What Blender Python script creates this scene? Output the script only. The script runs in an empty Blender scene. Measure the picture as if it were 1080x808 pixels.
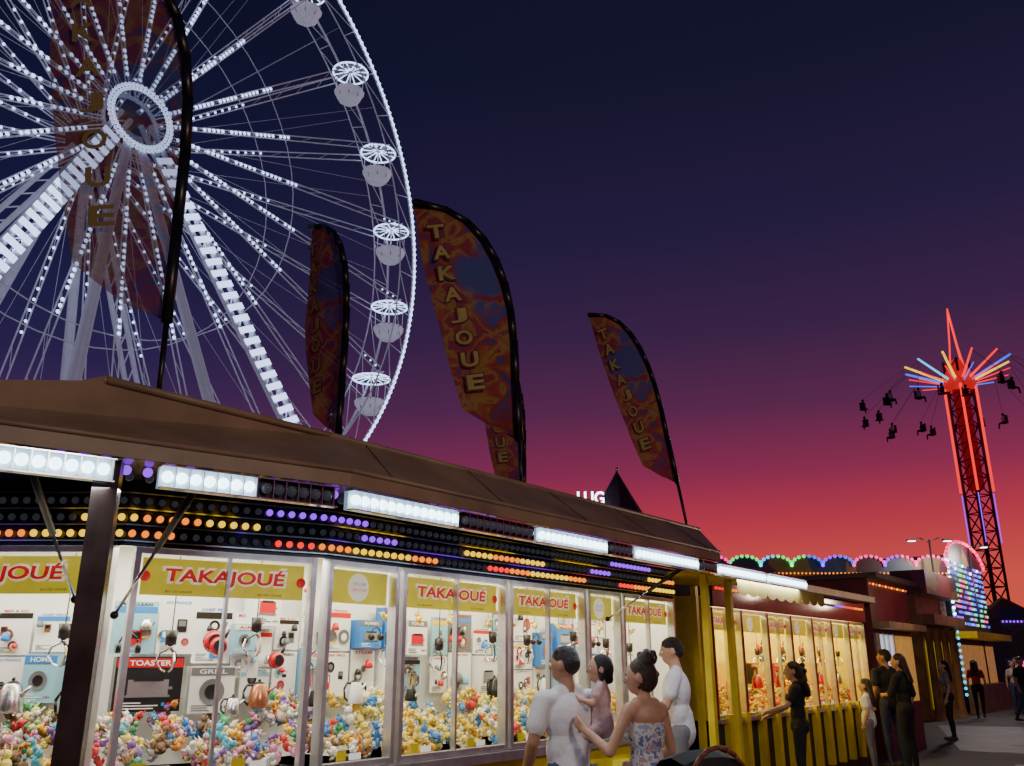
import bpy, math, random, numpy as np
from mathutils import Vector, Matrix
random.seed(7)
rad=math.radians
RA=rad(52.2)           # direction of the row of stalls
V=Vector
def lin(r,g,b):
    f=lambda c:(c/255/12.92) if c/255<=.04045 else ((c/255+.055)/1.055)**2.4
    return (f(r),f(g),f(b))
# ---------------------------------------------------------------- materials
def mat(name,col,rough=.6,metal=0,emis=None,es=0,noise=0,scale=6,bump=0,bscale=40,samp=None,sheen=0):
    m=bpy.data.materials.new(name); m.use_nodes=True
    nt=m.node_tree; b=nt.nodes['Principled BSDF']
    b.inputs['Base Color'].default_value=(*col,1); b.inputs['Roughness'].default_value=rough
    b.inputs['Metallic'].default_value=metal
    if emis: b.inputs['Emission Color'].default_value=(*emis,1); b.inputs['Emission Strength'].default_value=es
    tc=nt.nodes.new('ShaderNodeTexCoord')
    if noise:
        n=nt.nodes.new('ShaderNodeTexNoise'); n.inputs['Scale'].default_value=scale; n.inputs['Detail'].default_value=6
        nt.links.new(tc.outputs['Object'],n.inputs['Vector'])
        r=nt.nodes.new('ShaderNodeValToRGB'); r.color_ramp.elements[0].position=.3; r.color_ramp.elements[1].position=.7
        r.color_ramp.elements[0].color=(*[c*(1-noise) for c in col],1); r.color_ramp.elements[1].color=(*[min(1,c*(1+noise)) for c in col],1)
        nt.links.new(n.outputs['Fac'],r.inputs['Fac']); nt.links.new(r.outputs['Color'],b.inputs['Base Color'])
    if bump:
        n=nt.nodes.new('ShaderNodeTexNoise'); n.inputs['Scale'].default_value=bscale; n.inputs['Detail'].default_value=4
        nt.links.new(tc.outputs['Object'],n.inputs['Vector'])
        bp=nt.nodes.new('ShaderNodeBump'); bp.inputs['Strength'].default_value=bump; bp.inputs['Distance'].default_value=.02
        nt.links.new(n.outputs['Fac'],bp.inputs['Height']); nt.links.new(bp.outputs['Normal'],b.inputs['Normal'])
    if samp=='NONE': m.cycles.emission_sampling='NONE'
    return m
def multi(name,cols,scale=5,rough=.6,es=0,vor=True):
    """patchy many-coloured print (murals, posters, floral cloth)"""
    m=bpy.data.materials.new(name); m.use_nodes=True; nt=m.node_tree; b=nt.nodes['Principled BSDF']
    b.inputs['Roughness'].default_value=rough
    tc=nt.nodes.new('ShaderNodeTexCoord')
    n0=nt.nodes.new('ShaderNodeTexNoise'); n0.inputs['Scale'].default_value=scale*.7
    mx=nt.nodes.new('ShaderNodeMixRGB'); mx.inputs[0].default_value=.25
    nt.links.new(tc.outputs['Object'],n0.inputs['Vector']); nt.links.new(tc.outputs['Object'],mx.inputs[1]); nt.links.new(n0.outputs['Color'],mx.inputs[2])
    v=nt.nodes.new('ShaderNodeTexVoronoi'); v.inputs['Scale'].default_value=scale
    nt.links.new(mx.outputs[0],v.inputs['Vector'])
    s=nt.nodes.new('ShaderNodeSeparateColor'); nt.links.new(v.outputs['Color'],s.inputs[0])
    r=nt.nodes.new('ShaderNodeValToRGB'); cr=r.color_ramp; cr.interpolation='CONSTANT'
    while len(cr.elements)<len(cols): cr.elements.new(.5)
    for i,c in enumerate(cols): cr.elements[i].position=i/len(cols); cr.elements[i].color=(*c,1)
    nt.links.new(s.outputs[0],r.inputs['Fac']); nt.links.new(r.outputs['Color'],b.inputs['Base Color'])
    if es: nt.links.new(r.outputs['Color'],b.inputs['Emission Color']); b.inputs['Emission Strength'].default_value=es
    return m
def glassmat(name,gl=.10,tint=(1,1,1)):
    m=bpy.data.materials.new(name); m.use_nodes=True; nt=m.node_tree
    for n in list(nt.nodes): nt.nodes.remove(n)
    o=nt.nodes.new('ShaderNodeOutputMaterial'); t=nt.nodes.new('ShaderNodeBsdfTransparent'); g=nt.nodes.new('ShaderNodeBsdfGlossy')
    t.inputs[0].default_value=(*tint,1); g.inputs['Roughness'].default_value=.03
    mx=nt.nodes.new('ShaderNodeMixShader'); lw=nt.nodes.new('ShaderNodeFresnel'); lw.inputs[0].default_value=1.45
    nt.links.new(lw.outputs[0],mx.inputs[0]); nt.links.new(t.outputs[0],mx.inputs[1]); nt.links.new(g.outputs[0],mx.inputs[2]); nt.links.new(mx.outputs[0],o.inputs[0])
    return m
M={}
M['white_led']=mat('white_led',(.8,.8,.8),.4,emis=(.60,.88,1),es=7,samp='NONE')
M['led_reflector_glow']=mat('led_reflector_glow',(.5,.55,.6),.3,emis=(.30,.50,.70),es=.55,noise=.3,scale=30,samp='NONE')  # housing glows by itself, standing in for light bounced from the bulbs
M['wheel_led']=mat('wheel_led',(.8,.8,.8),.4,emis=(.48,.62,1),es=2.8,samp='NONE')
M['dead_bulb_glow']=mat('dead_bulb_glow',(.08,.08,.10),.12,emis=(.3,.35,.45),es=.05)  # unlit bulbs with a faint glow put into the material
bulbcols={'yellow':(1,.62,.02),'orange':(1,.24,.01),'red':(1,.02,.015),'purple':(.28,.03,1),'pink':(1,.05,.38),'blue':(.03,.12,1),'green':(.03,1,.2),'cyan':(.05,.6,1)}
for k,c in bulbcols.items(): M['b_'+k]=mat('bulb_'+k,c,.3,emis=c,es=1.6,samp='NONE')
M['steel']=mat('white_painted_steel_glow',(.62,.62,.66),.45,noise=.1,scale=2,emis=(.5,.53,.75),es=.17)  # white paint with a faint bluish glow put in; not a lamp
M['alu']=mat('aluminium',(.6,.6,.62),.3,.85,noise=.15,scale=10)
M['dark']=mat('dark_metal',(.03,.03,.035),.45,.3,noise=.3,scale=8)
M['pill']=mat('pillar_lacquer',(.05,.035,.03),.25,.2,noise=.4,scale=6)
M['tarp']=mat('tan_fascia',(.28,.19,.12),.5,noise=.3,scale=2.2,bump=.25,bscale=9)
M['roofdark']=mat('roof_sheet',(.06,.05,.05),.7,noise=.3)
M['ceil']=mat('canopy_underside',(.06,.05,.055),.22,.4,noise=.3,scale=4)
M['mirror']=mat('header_mirror',(.05,.045,.06),.12,.8,noise=.3,scale=5)
M['yellow']=mat('yellow_paint',(.75,.58,.02),.4,noise=.12,scale=5)
M['signy']=mat('lit_yellow_sign',(.66,.58,.04),.4,emis=(.78,.66,.04),es=.30,noise=.22,scale=4)
M['red']=mat('red_print',(.7,.02,.02),.4,emis=(.8,.02,.02),es=.25)
M['whitep']=mat('white_print',(.85,.85,.8),.4,emis=(1,.95,.8),es=.35)
M['wallw']=mat('white_panel',(.8,.8,.78),.5,noise=.06,scale=4)
M['black']=mat('black_plastic',(.012,.012,.014),.35,noise=.3,scale=12)
M['chrome']=mat('chrome',(.75,.75,.78),.15,1,noise=.05)
M['glass']=glassmat('pane_glass')
# ---------------------------------------------------------------- mesh builder
class MB:
    def __init__(s): s.v=[];s.f=[];s.m=[];s.sm=[];s.mats=[]
    def mi(s,m):
        if m not in s.mats: s.mats.append(m)
        return s.mats.index(m)
    def add(s,vs,fs,m,smooth=False):
        o=len(s.v); s.v+= [tuple(p) for p in vs]; k=s.mi(m)
        for f in fs: s.f.append(tuple(o+i for i in f)); s.m.append(k); s.sm.append(smooth)
    def boxf(s,o,ex,ey,ez,m):
        o=V(o);ex=V(ex);ey=V(ey);ez=V(ez)
        vs=[o,o+ex,o+ex+ey,o+ey,o+ez,o+ex+ez,o+ex+ey+ez,o+ey+ez]
        s.add(vs,[(0,3,2,1),(4,5,6,7),(0,1,5,4),(1,2,6,5),(2,3,7,6),(3,0,4,7)],m)
    def box(s,c,sz,m,R=None):
        ax=[V((1,0,0)),V((0,1,0)),V((0,0,1))]
        if R: ax=[R@a for a in ax]
        e=[ax[i]*sz[i] for i in range(3)]
        s.boxf(V(c)-(e[0]+e[1]+e[2])/2,*e,m)
    def tube(s,p0,p1,r0,r1,m,n=8,caps=True):
        p0=V(p0);p1=V(p1);d=(p1-p0)
        if d.length<1e-6: return
        d.normalize(); a=d.orthogonal().normalized(); b=d.cross(a)
        vs=[p0+(a*math.cos(t)+b*math.sin(t))*r0 for t in [2*math.pi*i/n for i in range(n)]]
        vs+=[p1+(a*math.cos(t)+b*math.sin(t))*r1 for t in [2*math.pi*i/n for i in range(n)]]
        fs=[(i,(i+1)%n,n+(i+1)%n,n+i) for i in range(n)]
        if caps: fs+=[tuple(range(n-1,-1,-1)),tuple(range(n,2*n))]
        s.add(vs,fs,m,n>5)
    def path(s,pts,r,m,n=6):
        for a,b in zip(pts[:-1],pts[1:]): s.tube(a,b,r,r,m,n)
    def ball(s,c,r,m,seg=8,rings=5,R=None):
        if not hasattr(r,'__len__'): r=(r,r,r)
        c=V(c); vs=[];fs=[]
        for i in range(1,rings):
            ph=math.pi*i/rings
            for j in range(seg):
                t=2*math.pi*j/seg; p=V((r[0]*math.sin(ph)*math.cos(t),r[1]*math.sin(ph)*math.sin(t),r[2]*math.cos(ph)))
                vs.append(c+(R@p if R else p))
        tp=V((0,0,r[2])); bt=V((0,0,-r[2]))
        vs.append(c+(R@tp if R else tp)); vs.append(c+(R@bt if R else bt)); T=len(vs)-2;B=T+1
        for i in range(rings-2):
            for j in range(seg):
                k=(j+1)%seg; fs.append((i*seg+j,(i+1)*seg+j,(i+1)*seg+k,i*seg+k))
        for j in range(seg):
            k=(j+1)%seg; fs.append((T,j,k)); fs.append((B,(rings-2)*seg+k,(rings-2)*seg+j))
        s.add(vs,fs,m,True)
    def lathe(s,prof,c,m,n=14,ax=None):
        c=V(c); A=V(ax).normalized() if ax else V((0,0,1)); a=A.orthogonal().normalized(); b=A.cross(a)
        vs=[];fs=[]
        for r,z in prof:
            for i in range(n):
                t=2*math.pi*i/n; vs.append(c+A*z+(a*math.cos(t)+b*math.sin(t))*r)
        for k in range(len(prof)-1):
            for i in range(n):
                j=(i+1)%n; fs.append((k*n+i,k*n+j,(k+1)*n+j,(k+1)*n+i))
        s.add(vs,fs,m,True)
    def quad(s,pts,m): s.add(pts,[tuple(range(len(pts)))],m)
    def text(s,body,c,ux,uz,w,h,m,bold=0,italic=0):
        vs,fs=textmesh(body,bold)
        xs=[v[0] for v in vs];ys=[v[1] for v in vs]; x0,x1,y0,y1=min(xs),max(xs),min(ys),max(ys)
        c=V(c);ux=V(ux).normalized();uz=V(uz).normalized()
        P=[]
        for v in vs:
            a=((v[0]-x0)/(x1-x0)-.5)*w; b=((v[1]-y0)/(y1-y0)-.5)*h
            P.append(c+ux*(a+italic*b)+uz*b)
        s.add(P,fs,m)
    def obj(s,name,parent=None,row=False,loc=None,rz=0,rot=None):
        me=bpy.data.meshes.new(name); me.from_pydata(s.v,[],s.f); 
        for m in s.mats: me.materials.append(m)
        me.polygons.foreach_set('material_index',s.m); me.polygons.foreach_set('use_smooth',s.sm); me.update()
        o=bpy.data.objects.new(name,me); bpy.context.scene.collection.objects.link(o)
        if parent: o.parent=parent
        elif row: o.rotation_euler=(0,0,RA)
        if loc is not None: o.location=loc
        if rz: o.rotation_euler=(0,0,rz)
        if rot: o.rotation_euler=rot
        return o
_tc={}
def textmesh(body,bold=0):
    k=(body,bold)
    if k in _tc: return _tc[k]
    cu=bpy.data.curves.new('t','FONT'); cu.body=body; cu.offset=bold; cu.resolution_u=3
    o=bpy.data.objects.new('t',cu); bpy.context.scene.collection.objects.link(o)
    dg=bpy.context.evaluated_depsgraph_get(); dg.update()
    me=o.evaluated_get(dg).to_mesh()
    r=([tuple(v.co) for v in me.vertices],[tuple(p.vertices) for p in me.polygons])
    o.evaluated_get(dg).to_mesh_clear(); bpy.data.objects.remove(o); bpy.data.curves.remove(cu)
    _tc[k]=r; return r
def empty(name,row=False,loc=(0,0,0),rz=0):
    o=bpy.data.objects.new(name,None); bpy.context.scene.collection.objects.link(o)
    o.location=loc; o.rotation_euler=(0,0,RA if row else rz); return o
def rw(s,d,z):  # row frame -> world
    return V((s*math.cos(RA)-d*math.sin(RA), s*math.sin(RA)+d*math.cos(RA), z))
def area(name,loc,size,power,col,rot=(0,0,0),sy=None):
    l=bpy.data.lights.new(name,'AREA'); l.energy=power; l.color=col; l.size=size
    if sy: l.shape='RECTANGLE'; l.size_y=sy
    o=bpy.data.objects.new(name,l); bpy.context.scene.collection.objects.link(o); o.location=loc; o.rotation_euler=rot; return o
def point(name,loc,power,col,r=.1):
    l=bpy.data.lights.new(name,'POINT'); l.energy=power; l.color=col; l.shadow_soft_size=r
    o=bpy.data.objects.new(name,l); bpy.context.scene.collection.objects.link(o); o.location=loc; return o
# ---------------------------------------------------------------- world
w=bpy.data.worlds.new('World'); bpy.context.scene.world=w; w.use_nodes=True; nt=w.node_tree
N=nt.nodes; Lk=nt.links.new
bg=N['Background']; out=N['World Output']
tc=N.new('ShaderNodeTexCoord'); sp=N.new('ShaderNodeSeparateXYZ'); Lk(tc.outputs['Generated'],sp.inputs[0])
def ramp(stops):
    r=N.new('ShaderNodeValToRGB'); cr=r.color_ramp
    while len(cr.elements)<len(stops): cr.elements.new(.5)
    for i,(p,c) in enumerate(stops): cr.elements[i].position=p; cr.elements[i].color=(*lin(*c),1)
    Lk(sp.outputs[2],r.inputs['Fac']); return r
rR=ramp([(0,(220,90,58)),(.08,(222,76,70)),(.14,(192,52,72)),(.20,(138,43,80)),(.27,(92,38,78)),(.35,(62,33,73)),(.45,(42,28,66)),(.60,(26,22,52)),(1,(13,12,36))])
rL=ramp([(0,(150,52,76)),(.12,(118,46,84)),(.2,(78,40,90)),(.30,(44,32,78)),(.42,(27,25,64)),(.62,(17,17,47)),(1,(10,10,33))])
hz=N.new('ShaderNodeCombineXYZ'); Lk(sp.outputs[0],hz.inputs[0]); Lk(sp.outputs[1],hz.inputs[1])
nm=N.new('ShaderNodeVectorMath'); nm.operation='NORMALIZE'; Lk(hz.outputs[0],nm.inputs[0])
dt=N.new('ShaderNodeVectorMath'); dt.operation='DOT_PRODUCT'; Lk(nm.outputs[0],dt.inputs[0]); dt.inputs[1].default_value=(math.sin(rad(30)),math.cos(rad(30)),0)
mr=N.new('ShaderNodeMapRange'); mr.interpolation_type='SMOOTHSTEP'; mr.inputs[1].default_value=.5; mr.inputs[2].default_value=.97; Lk(dt.outputs['Value'],mr.inputs[0])
mx=N.new('ShaderNodeMixRGB'); Lk(mr.outputs[0],mx.inputs[0]); Lk(rL.outputs[0],mx.inputs[1]); Lk(rR.outputs[0],mx.inputs[2])
Lk(mx.outputs[0],bg.inputs[0]); bg.inputs[1].default_value=1
sky=N.new('ShaderNodeTexSky'); sky.sky_type='NISHITA'; sky.sun_disc=False; sky.sun_elevation=rad(.5); sky.sun_rotation=rad(30)
bg2=N.new('ShaderNodeBackground'); Lk(sky.outputs[0],bg2.inputs[0]); bg2.inputs[1].default_value=.002
ad=N.new('ShaderNodeAddShader'); Lk(bg.outputs[0],ad.inputs[0]); Lk(bg2.outputs[0],ad.inputs[1]); Lk(ad.outputs[0],out.inputs[0])
sl=bpy.data.lights.new('sun','SUN'); sl.energy=.06; sl.angle=rad(8); sl.color=(1,.45,.4)
so=bpy.data.objects.new('sun',sl); bpy.context.scene.collection.objects.link(so)
so.rotation_euler=V((-math.sin(rad(30)),-math.cos(rad(30)),-.03)).to_track_quat('-Z','Y').to_euler()
# ---------------------------------------------------------------- camera
cd=bpy.data.cameras.new('camera'); cd.lens=30.67; cd.sensor_width=36; cd.clip_end=3000
cam=bpy.data.objects.new('camera',cd); bpy.context.scene.collection.objects.link(cam)
cam.location=(0,0,1.6); cam.rotation_euler=(rad(90+17.8),0,0); bpy.context.scene.camera=cam
# ---------------------------------------------------------------- ground
asph=mat('asphalt',(.055,.05,.055),.7,noise=.35,scale=.8,bump=.6,bscale=60)
conc=mat('concrete_path',(.26,.24,.24),.6,noise=.25,scale=1.3,bump=.3,bscale=50)
g=MB(); g.quad([(-900,-900,0),(900,-900,0),(900,1500,0),(-900,1500,0)],asph); g.obj('ground')
g=MB(); g.quad([(18.5,-6,.004),(30,-6,.004),(27,6.4,.004),(19.6,4.3,.004)],conc); g.quad([(10.2,1.0,.004),(17.5,1.0,.004),(17.5,3.0,.004),(10.2,3.0,.004)],conc)
for i in range(6): g.boxf((19.6+i*1.7,-5.9,.005),(.03,0,0),(0,9.6,0),(0,0,.003),asph)
g.obj('pavement',row=True)
# ---------------------------------------------------------------- polyline helpers
def offs(Q,t):
    n=len(Q); R=[]
    ns=[]
    for i in range(n-1):
        e=(V(Q[i+1])-V(Q[i])).normalized(); ns.append(V((-e.y,e.x)))
    for i in range(n):
        if i==0: R.append(V(Q[0])+ns[0]*t)
        elif i==n-1: R.append(V(Q[-1])+ns[-1]*t)
        else:
            m=(ns[i-1]+ns[i]).normalized(); R.append(V(Q[i])+m*(t/m.dot(ns[i])))
    return R
def band(mb,A,za,B,zb,m):
    for i in range(len(A)-1):
        mb.quad([(A[i][0],A[i][1],za),(A[i+1][0],A[i+1][1],za),(B[i+1][0],B[i+1][1],zb),(B[i][0],B[i][1],zb)],m)
def solid(mb,Q,t0,t1,z0,z1,m):
    A=offs(Q,t0);B=offs(Q,t1)
    band(mb,A,z0,A,z1,m);band(mb,B,z0,B,z1,m);band(mb,A,z1,B,z1,m);band(mb,A,z0,B,z0,m)
    for k in (0,-1): mb.quad([(A[k].x,A[k].y,z0),(B[k].x,B[k].y,z0),(B[k].x,B[k].y,z1),(A[k].x,A[k].y,z1)],m)
class Fr:
    def __init__(s,p0,p1):
        s.o=V((*p0,0)); d=V((*p1,0))-s.o; s.w=d.length; s.e=d.normalized(); s.n=V((-s.e.y,s.e.x,0))
    def p(s,a,b,z): return s.o+s.e*a+s.n*b+V((0,0,z))
    def box(s,mb,a0,a1,b0,b1,z0,z1,m): mb.boxf(s.p(a0,b0,z0),s.e*(a1-a0),s.n*(b1-b0),V((0,0,z1-z0)),m)
UZ=V((0,0,1))
ZB,ZT=.97,2.24
def bay(fr,gl,sg,F,panes,text,zt=ZT,zb=ZB,smat=None):
    W=F.w
    F.box(fr,0,.035,-.03,.05,zb-.02,zt+.02,M['alu']); F.box(fr,W-.035,W,-.03,.05,zb-.02,zt+.02,M['alu'])
    F.box(fr,.035,W-.035,-.025,.045,zb-.02,zb+.02,M['alu']); F.box(fr,.035,W-.035,-.025,.045,zt-.015,zt+.02,M['alu'])
    for i in range(1,panes): F.box(fr,W*i/panes-.010,W*i/panes+.010,-.015,.03,zb+.02,zt-.015,M['alu'])
    gl.quad([F.p(.035,.005,zb),F.p(W-.035,.005,zb),F.p(W-.035,.005,zt),F.p(.035,.005,zt)],M['glass'])
    F.box(sg,.06,W-.06,.05,.07,zt-.25,zt-.03,smat or M['signy'])
    c=F.p(W/2,.044,zt-.13)
    if text:
        tw=min(.66*W,.8)
        sg.text(text,c,F.e,UZ,tw+.035,.155,M['whitep'],bold=.07,italic=.1)
        sg.text(text,F.p(W/2,.040,zt-.13),F.e,UZ,tw,.122,M['red'],bold=.03,italic=.1)
        for k in (-1,1): sg.text('JEU DE CRANE',F.p(W/2+k*W*.25,.044,zt-.228),F.e,UZ,.16,.016,M['dark'])
        for k in (-1,1): sg.lathe([(0,0),(.03,0),(.032,.003)],F.p(W/2+k*W*.43,.046,zt-.14),M['red'],12,ax=-F.n)
    else:
        sg.lathe([(0,0),(.09,0),(.095,.004)],F.p(W/2,.049,zt-.14),M['whitep'],18,ax=-F.n); sg.text('1 JEU 2 EUR',F.p(W/2,.038,zt-.12),F.e,UZ,.13,.025,M['dark']); sg.text('3 JEUX 5 EUR',F.p(W/2,.038,zt-.16),F.e,UZ,.14,.025,M['red'])
    for k in range(panes):
        a=W*(k+.5)/panes; F.box(sg,a-.05,a+.05,-.006,-.002,zb+.03,zb+.07,M['whitep']); F.box(sg,a-.16,a-.08,-.006,-.002,zb+.03,zb+.09,M['yellow'])
def claw(F,a,b,z):
    c=MB(); p=F.p(a,b,z)
    c.tube(p+UZ*.0,p+UZ*(2.3-z),.004,.004,M['black'],5)
    c.tube(p,p-UZ*.09,.038,.033,M['black'],10); c.tube(p-UZ*.09,p-UZ*.12,.018,.018,M['chrome'],8)
    for k in range(3):
        t=k*2.1+.4; d=V((math.cos(t),math.sin(t),0))
        c.path([p-UZ*.11,p+d*.06-UZ*.14,p+d*.075-UZ*.19,p+d*.04-UZ*.24,p+d*.015-UZ*.25],.007,M['chrome' if k else 'black'],5)
    c.obj('claw_crane',row=True)
# plush toys
pl=[mat('plush_%d'%i,c,.9,noise=.2,scale=30,bump=.6,bscale=90) for i,c in enumerate([(.65,.07,.07),(.8,.5,.06),(.08,.26,.62),(.7,.3,.45),(.42,.26,.14),(.8,.78,.72),(.1,.4,.2),(.25,.12,.42),(.12,.45,.58),(.75,.28,.05),(.8,.66,.15),(.22,.13,.07),(.75,.7,.6),(.5,.5,.52)])]
def plush(mb,c,s,col,col2):
    R=Matrix.Rotation(random.uniform(-math.pi,math.pi),3,'Z')@Matrix.Rotation(random.uniform(-1.2,1.2),3,'X')@Matrix.Rotation(random.uniform(-.8,.8),3,'Y')
    c=V(c); q=lambda x,y,z:c+R@V((x*s,y*s,z*s))
    mb.ball(q(0,0,0),(.5*s,.42*s,.55*s),col,7,5,R); mb.ball(q(0,-.36,.02),(.3*s,.14*s,.36*s),col2,6,4,R)
    mb.ball(q(0,-.05,.8),(.42*s,.38*s,.38*s),col,7,5,R); mb.ball(q(0,-.38,.72),(.2*s,.16*s,.15*s),col2,6,4,R)
    er=random.choice([(.15,.08,.15),(.1,.06,.35),(.13,.08,.2)])
    for k in (-1,1):
        mb.ball(q(k*.33,0,1.1+er[2]*.4),tuple(e*s for e in er),col,5,4,R)
        mb.ball(q(k*.52,-.2,.2),(.15*s,.2*s,.3*s),col,5,4,R); mb.ball(q(k*.3,-.45,-.4),(.18*s,.32*s,.17*s),col,5,4,R)
        mb.ball(q(k*.15,-.4,.9),.05*s,M['black'],4,3)
def pile(F,w0,w1,dep,zf,zbk,n,name='plush_toy_pile',pal=None,s0=.045,s1=.075):
    mb=MB(); pal=pal or pl
    for i in range(n):
        a=random.uniform(w0,w1); t=random.random(); b=.1+dep*t
        z=zf+(zbk-zf)*t+.06*math.sin(a*5)*t+random.uniform(-.07,.05)
        s=random.uniform(s0,s1); c=random.choice(pal)
        plush(mb,F.p(a,b,z),s,c,random.choice([pl[5],pl[10],c,pl[5]]))
    F.box(mb,w0,w1,.12,.08+dep,ZB,zf-.05,pl[4])
    mb.obj(name,row=True)
# prizes ---------------------------------------------------------------
pm={n:mat('prize_'+n,c,r,me) for n,c,r,me in [('red',(.55,.01,.02),.2,0),('black',(.01,.01,.012),.3,0),('silver',(.6,.6,.62),.25,.9),('white',(.8,.8,.8),.3,0),('blue',(.03,.2,.6),.3,0),('grey',(.15,.15,.16),.4,0),('copper',(.5,.2,.1),.25,.7),('yellow',(.8,.55,.03),.3,0),('green',(.1,.4,.12),.4,0),('sky',(.25,.5,.65),.4,0)]}
def kettle(F,a,b,z,s,col):
    m=MB(); c=F.p(a,b,z)
    m.lathe([(0,0),(.09*s,0),(.1*s,.02*s),(.095*s,.1*s),(.07*s,.2*s),(.055*s,.22*s)],c,pm[col]); m.lathe([(.056*s,.22*s),(.03*s,.24*s),(.0,.245*s)],c,pm['black'])
    m.ball(c+UZ*.255*s,.015*s,pm['black'])
    m.tube(c+F.e*.08*s+UZ*.13*s,c+F.e*.15*s+UZ*.2*s,.02*s,.012*s,pm[col])
    m.path([c-F.e*.06*s+UZ*.21*s,c-F.e*.12*s+UZ*.21*s,c-F.e*.15*s+UZ*.15*s,c-F.e*.14*s+UZ*.07*s,c-F.e*.095*s+UZ*.03*s],.012*s,pm['black'])
    m.obj('kettle',row=True)
def pan(F,a,b,z,r,col,n=1):
    for k in range(n):
        m=MB(); c=F.p(a+.02*k,b-.04*k,z-.03*k); rr=r*(1-.14*k)
        m.lathe([(0,0),(rr*.75,0),(rr*.97,-.035),(rr,-.035),(rr*.8,.012),(0,.012)],c,pm[col],20,ax=-F.n)
        m.lathe([(0,.016),(rr*.64,.016)],c,pm['black'],20,ax=-F.n)
        m.tube(c+F.e*rr*.5+UZ*rr*.8,c+F.e*rr*.9+UZ*rr*1.7,.012,.009,pm['black'])
        m.obj('frying_pan',row=True)
def blender_(F,a,b,z,s,col):
    m=MB(); c=F.p(a,b,z)
    m.lathe([(0,0),(.07*s,0),(.075*s,.03*s),(.05*s,.13*s)],c,pm[col]); m.lathe([(.045*s,.13*s),(.065*s,.3*s),(.07*s,.3*s),(.0,.31*s)],c,pm['silver']); m.lathe([(.05*s,.3*s),(.05*s,.33*s),(0,.335*s)],c,pm['black'])
    m.path([c+F.e*.06*s+UZ*.28*s,c+F.e*.11*s+UZ*.27*s,c+F.e*.11*s+UZ*.19*s,c+F.e*.055*s+UZ*.16*s],.01*s,pm['black'])
    m.lathe([(0,0),(.02*s,0),(.02*s,.01*s),(0,.01*s)],c-F.n*.072*s+UZ*.06*s,pm['silver'],ax=-F.n); m.obj('food_blender',row=True)
def headph(F,a,b,z,s,col):
    m=MB(); P=[F.p(a+.08*s*math.cos(t),b,z+.1*s*math.sin(t)) for t in [math.pi*i/10 for i in range(11)]]
    m.path(P,.009*s,pm[col],6)
    for k in (-1,1): m.lathe([(0,-.02*s),(.04*s,-.02*s),(.045*s,0),(.04*s,.02*s),(0,.02*s)],F.p(a+k*.08*s,b,z-.02*s),pm[col],12,ax=F.e)
    m.tube(P[5],P[5]+UZ*.3,.002,.002,pm['grey'],4)
    m.obj('headphones',row=True)
def pbox(F,a,z,w,h,col,acc,txt,b=.78,kind=0):
    m=MB(); D=.12; F.box(m,a-w/2,a+w/2,b,b+D,z,z+h,pm[col]); f=b-.003
    F.box(m,a-w/2+.004,a+w/2-.004,f,b-.0005,z+h*.80,z+h*.97,pm[acc])
    tcol=pm['white'] if acc!='white' else pm['red']
    m.text(txt,F.p(a,f-.002,z+h*.885),F.e,UZ,w*.62,h*.10,tcol,bold=.02)
    pic={0:'silver',1:'grey',2:'red',3:'copper'}[kind%4]
    cx=F.p(a,f-.001,z+h*.45)
    if kind%2==0:
        F.box(m,a-w*.3,a+w*.3,f,b-.0005,z+h*.3,z+h*.58,pm[pic]); F.box(m,a-w*.22,a+w*.22,f-.002,f-.0005,z+h*.55,z+h*.6,pm['black']); F.box(m,a-w*.33,a+w*.33,f-.002,f-.0005,z+h*.26,z+h*.3,pm['grey'])
        F.box(m,a+w*.3,a+w*.36,f-.002,f-.0005,z+h*.4,z+h*.45,pm['grey'])
    else:
        m.lathe([(0,0),(min(w,h)*.26,0),(min(w,h)*.28,.001)],cx,pm[pic],20,ax=-F.n); m.lathe([(0,.002),(min(w,h)*.16,.002)],cx,pm['black' if col!='black' else 'silver'],16,ax=-F.n)
    for k in range(3):
        F.box(m,a-w*.42,a-w*.42+w*random.uniform(.3,.6),f,b-.0005,z+h*(.05+.05*k),z+h*(.07+.05*k),pm['grey' if col=='white' else 'white'])
        F.box(m,a+w*(.22+.08*k),a+w*(.27+.08*k),f,b-.0005,z+h*.1,z+h*.1+w*.05,pm[['blue','red','green'][k]])
    m.obj('product_box',row=True)
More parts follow.
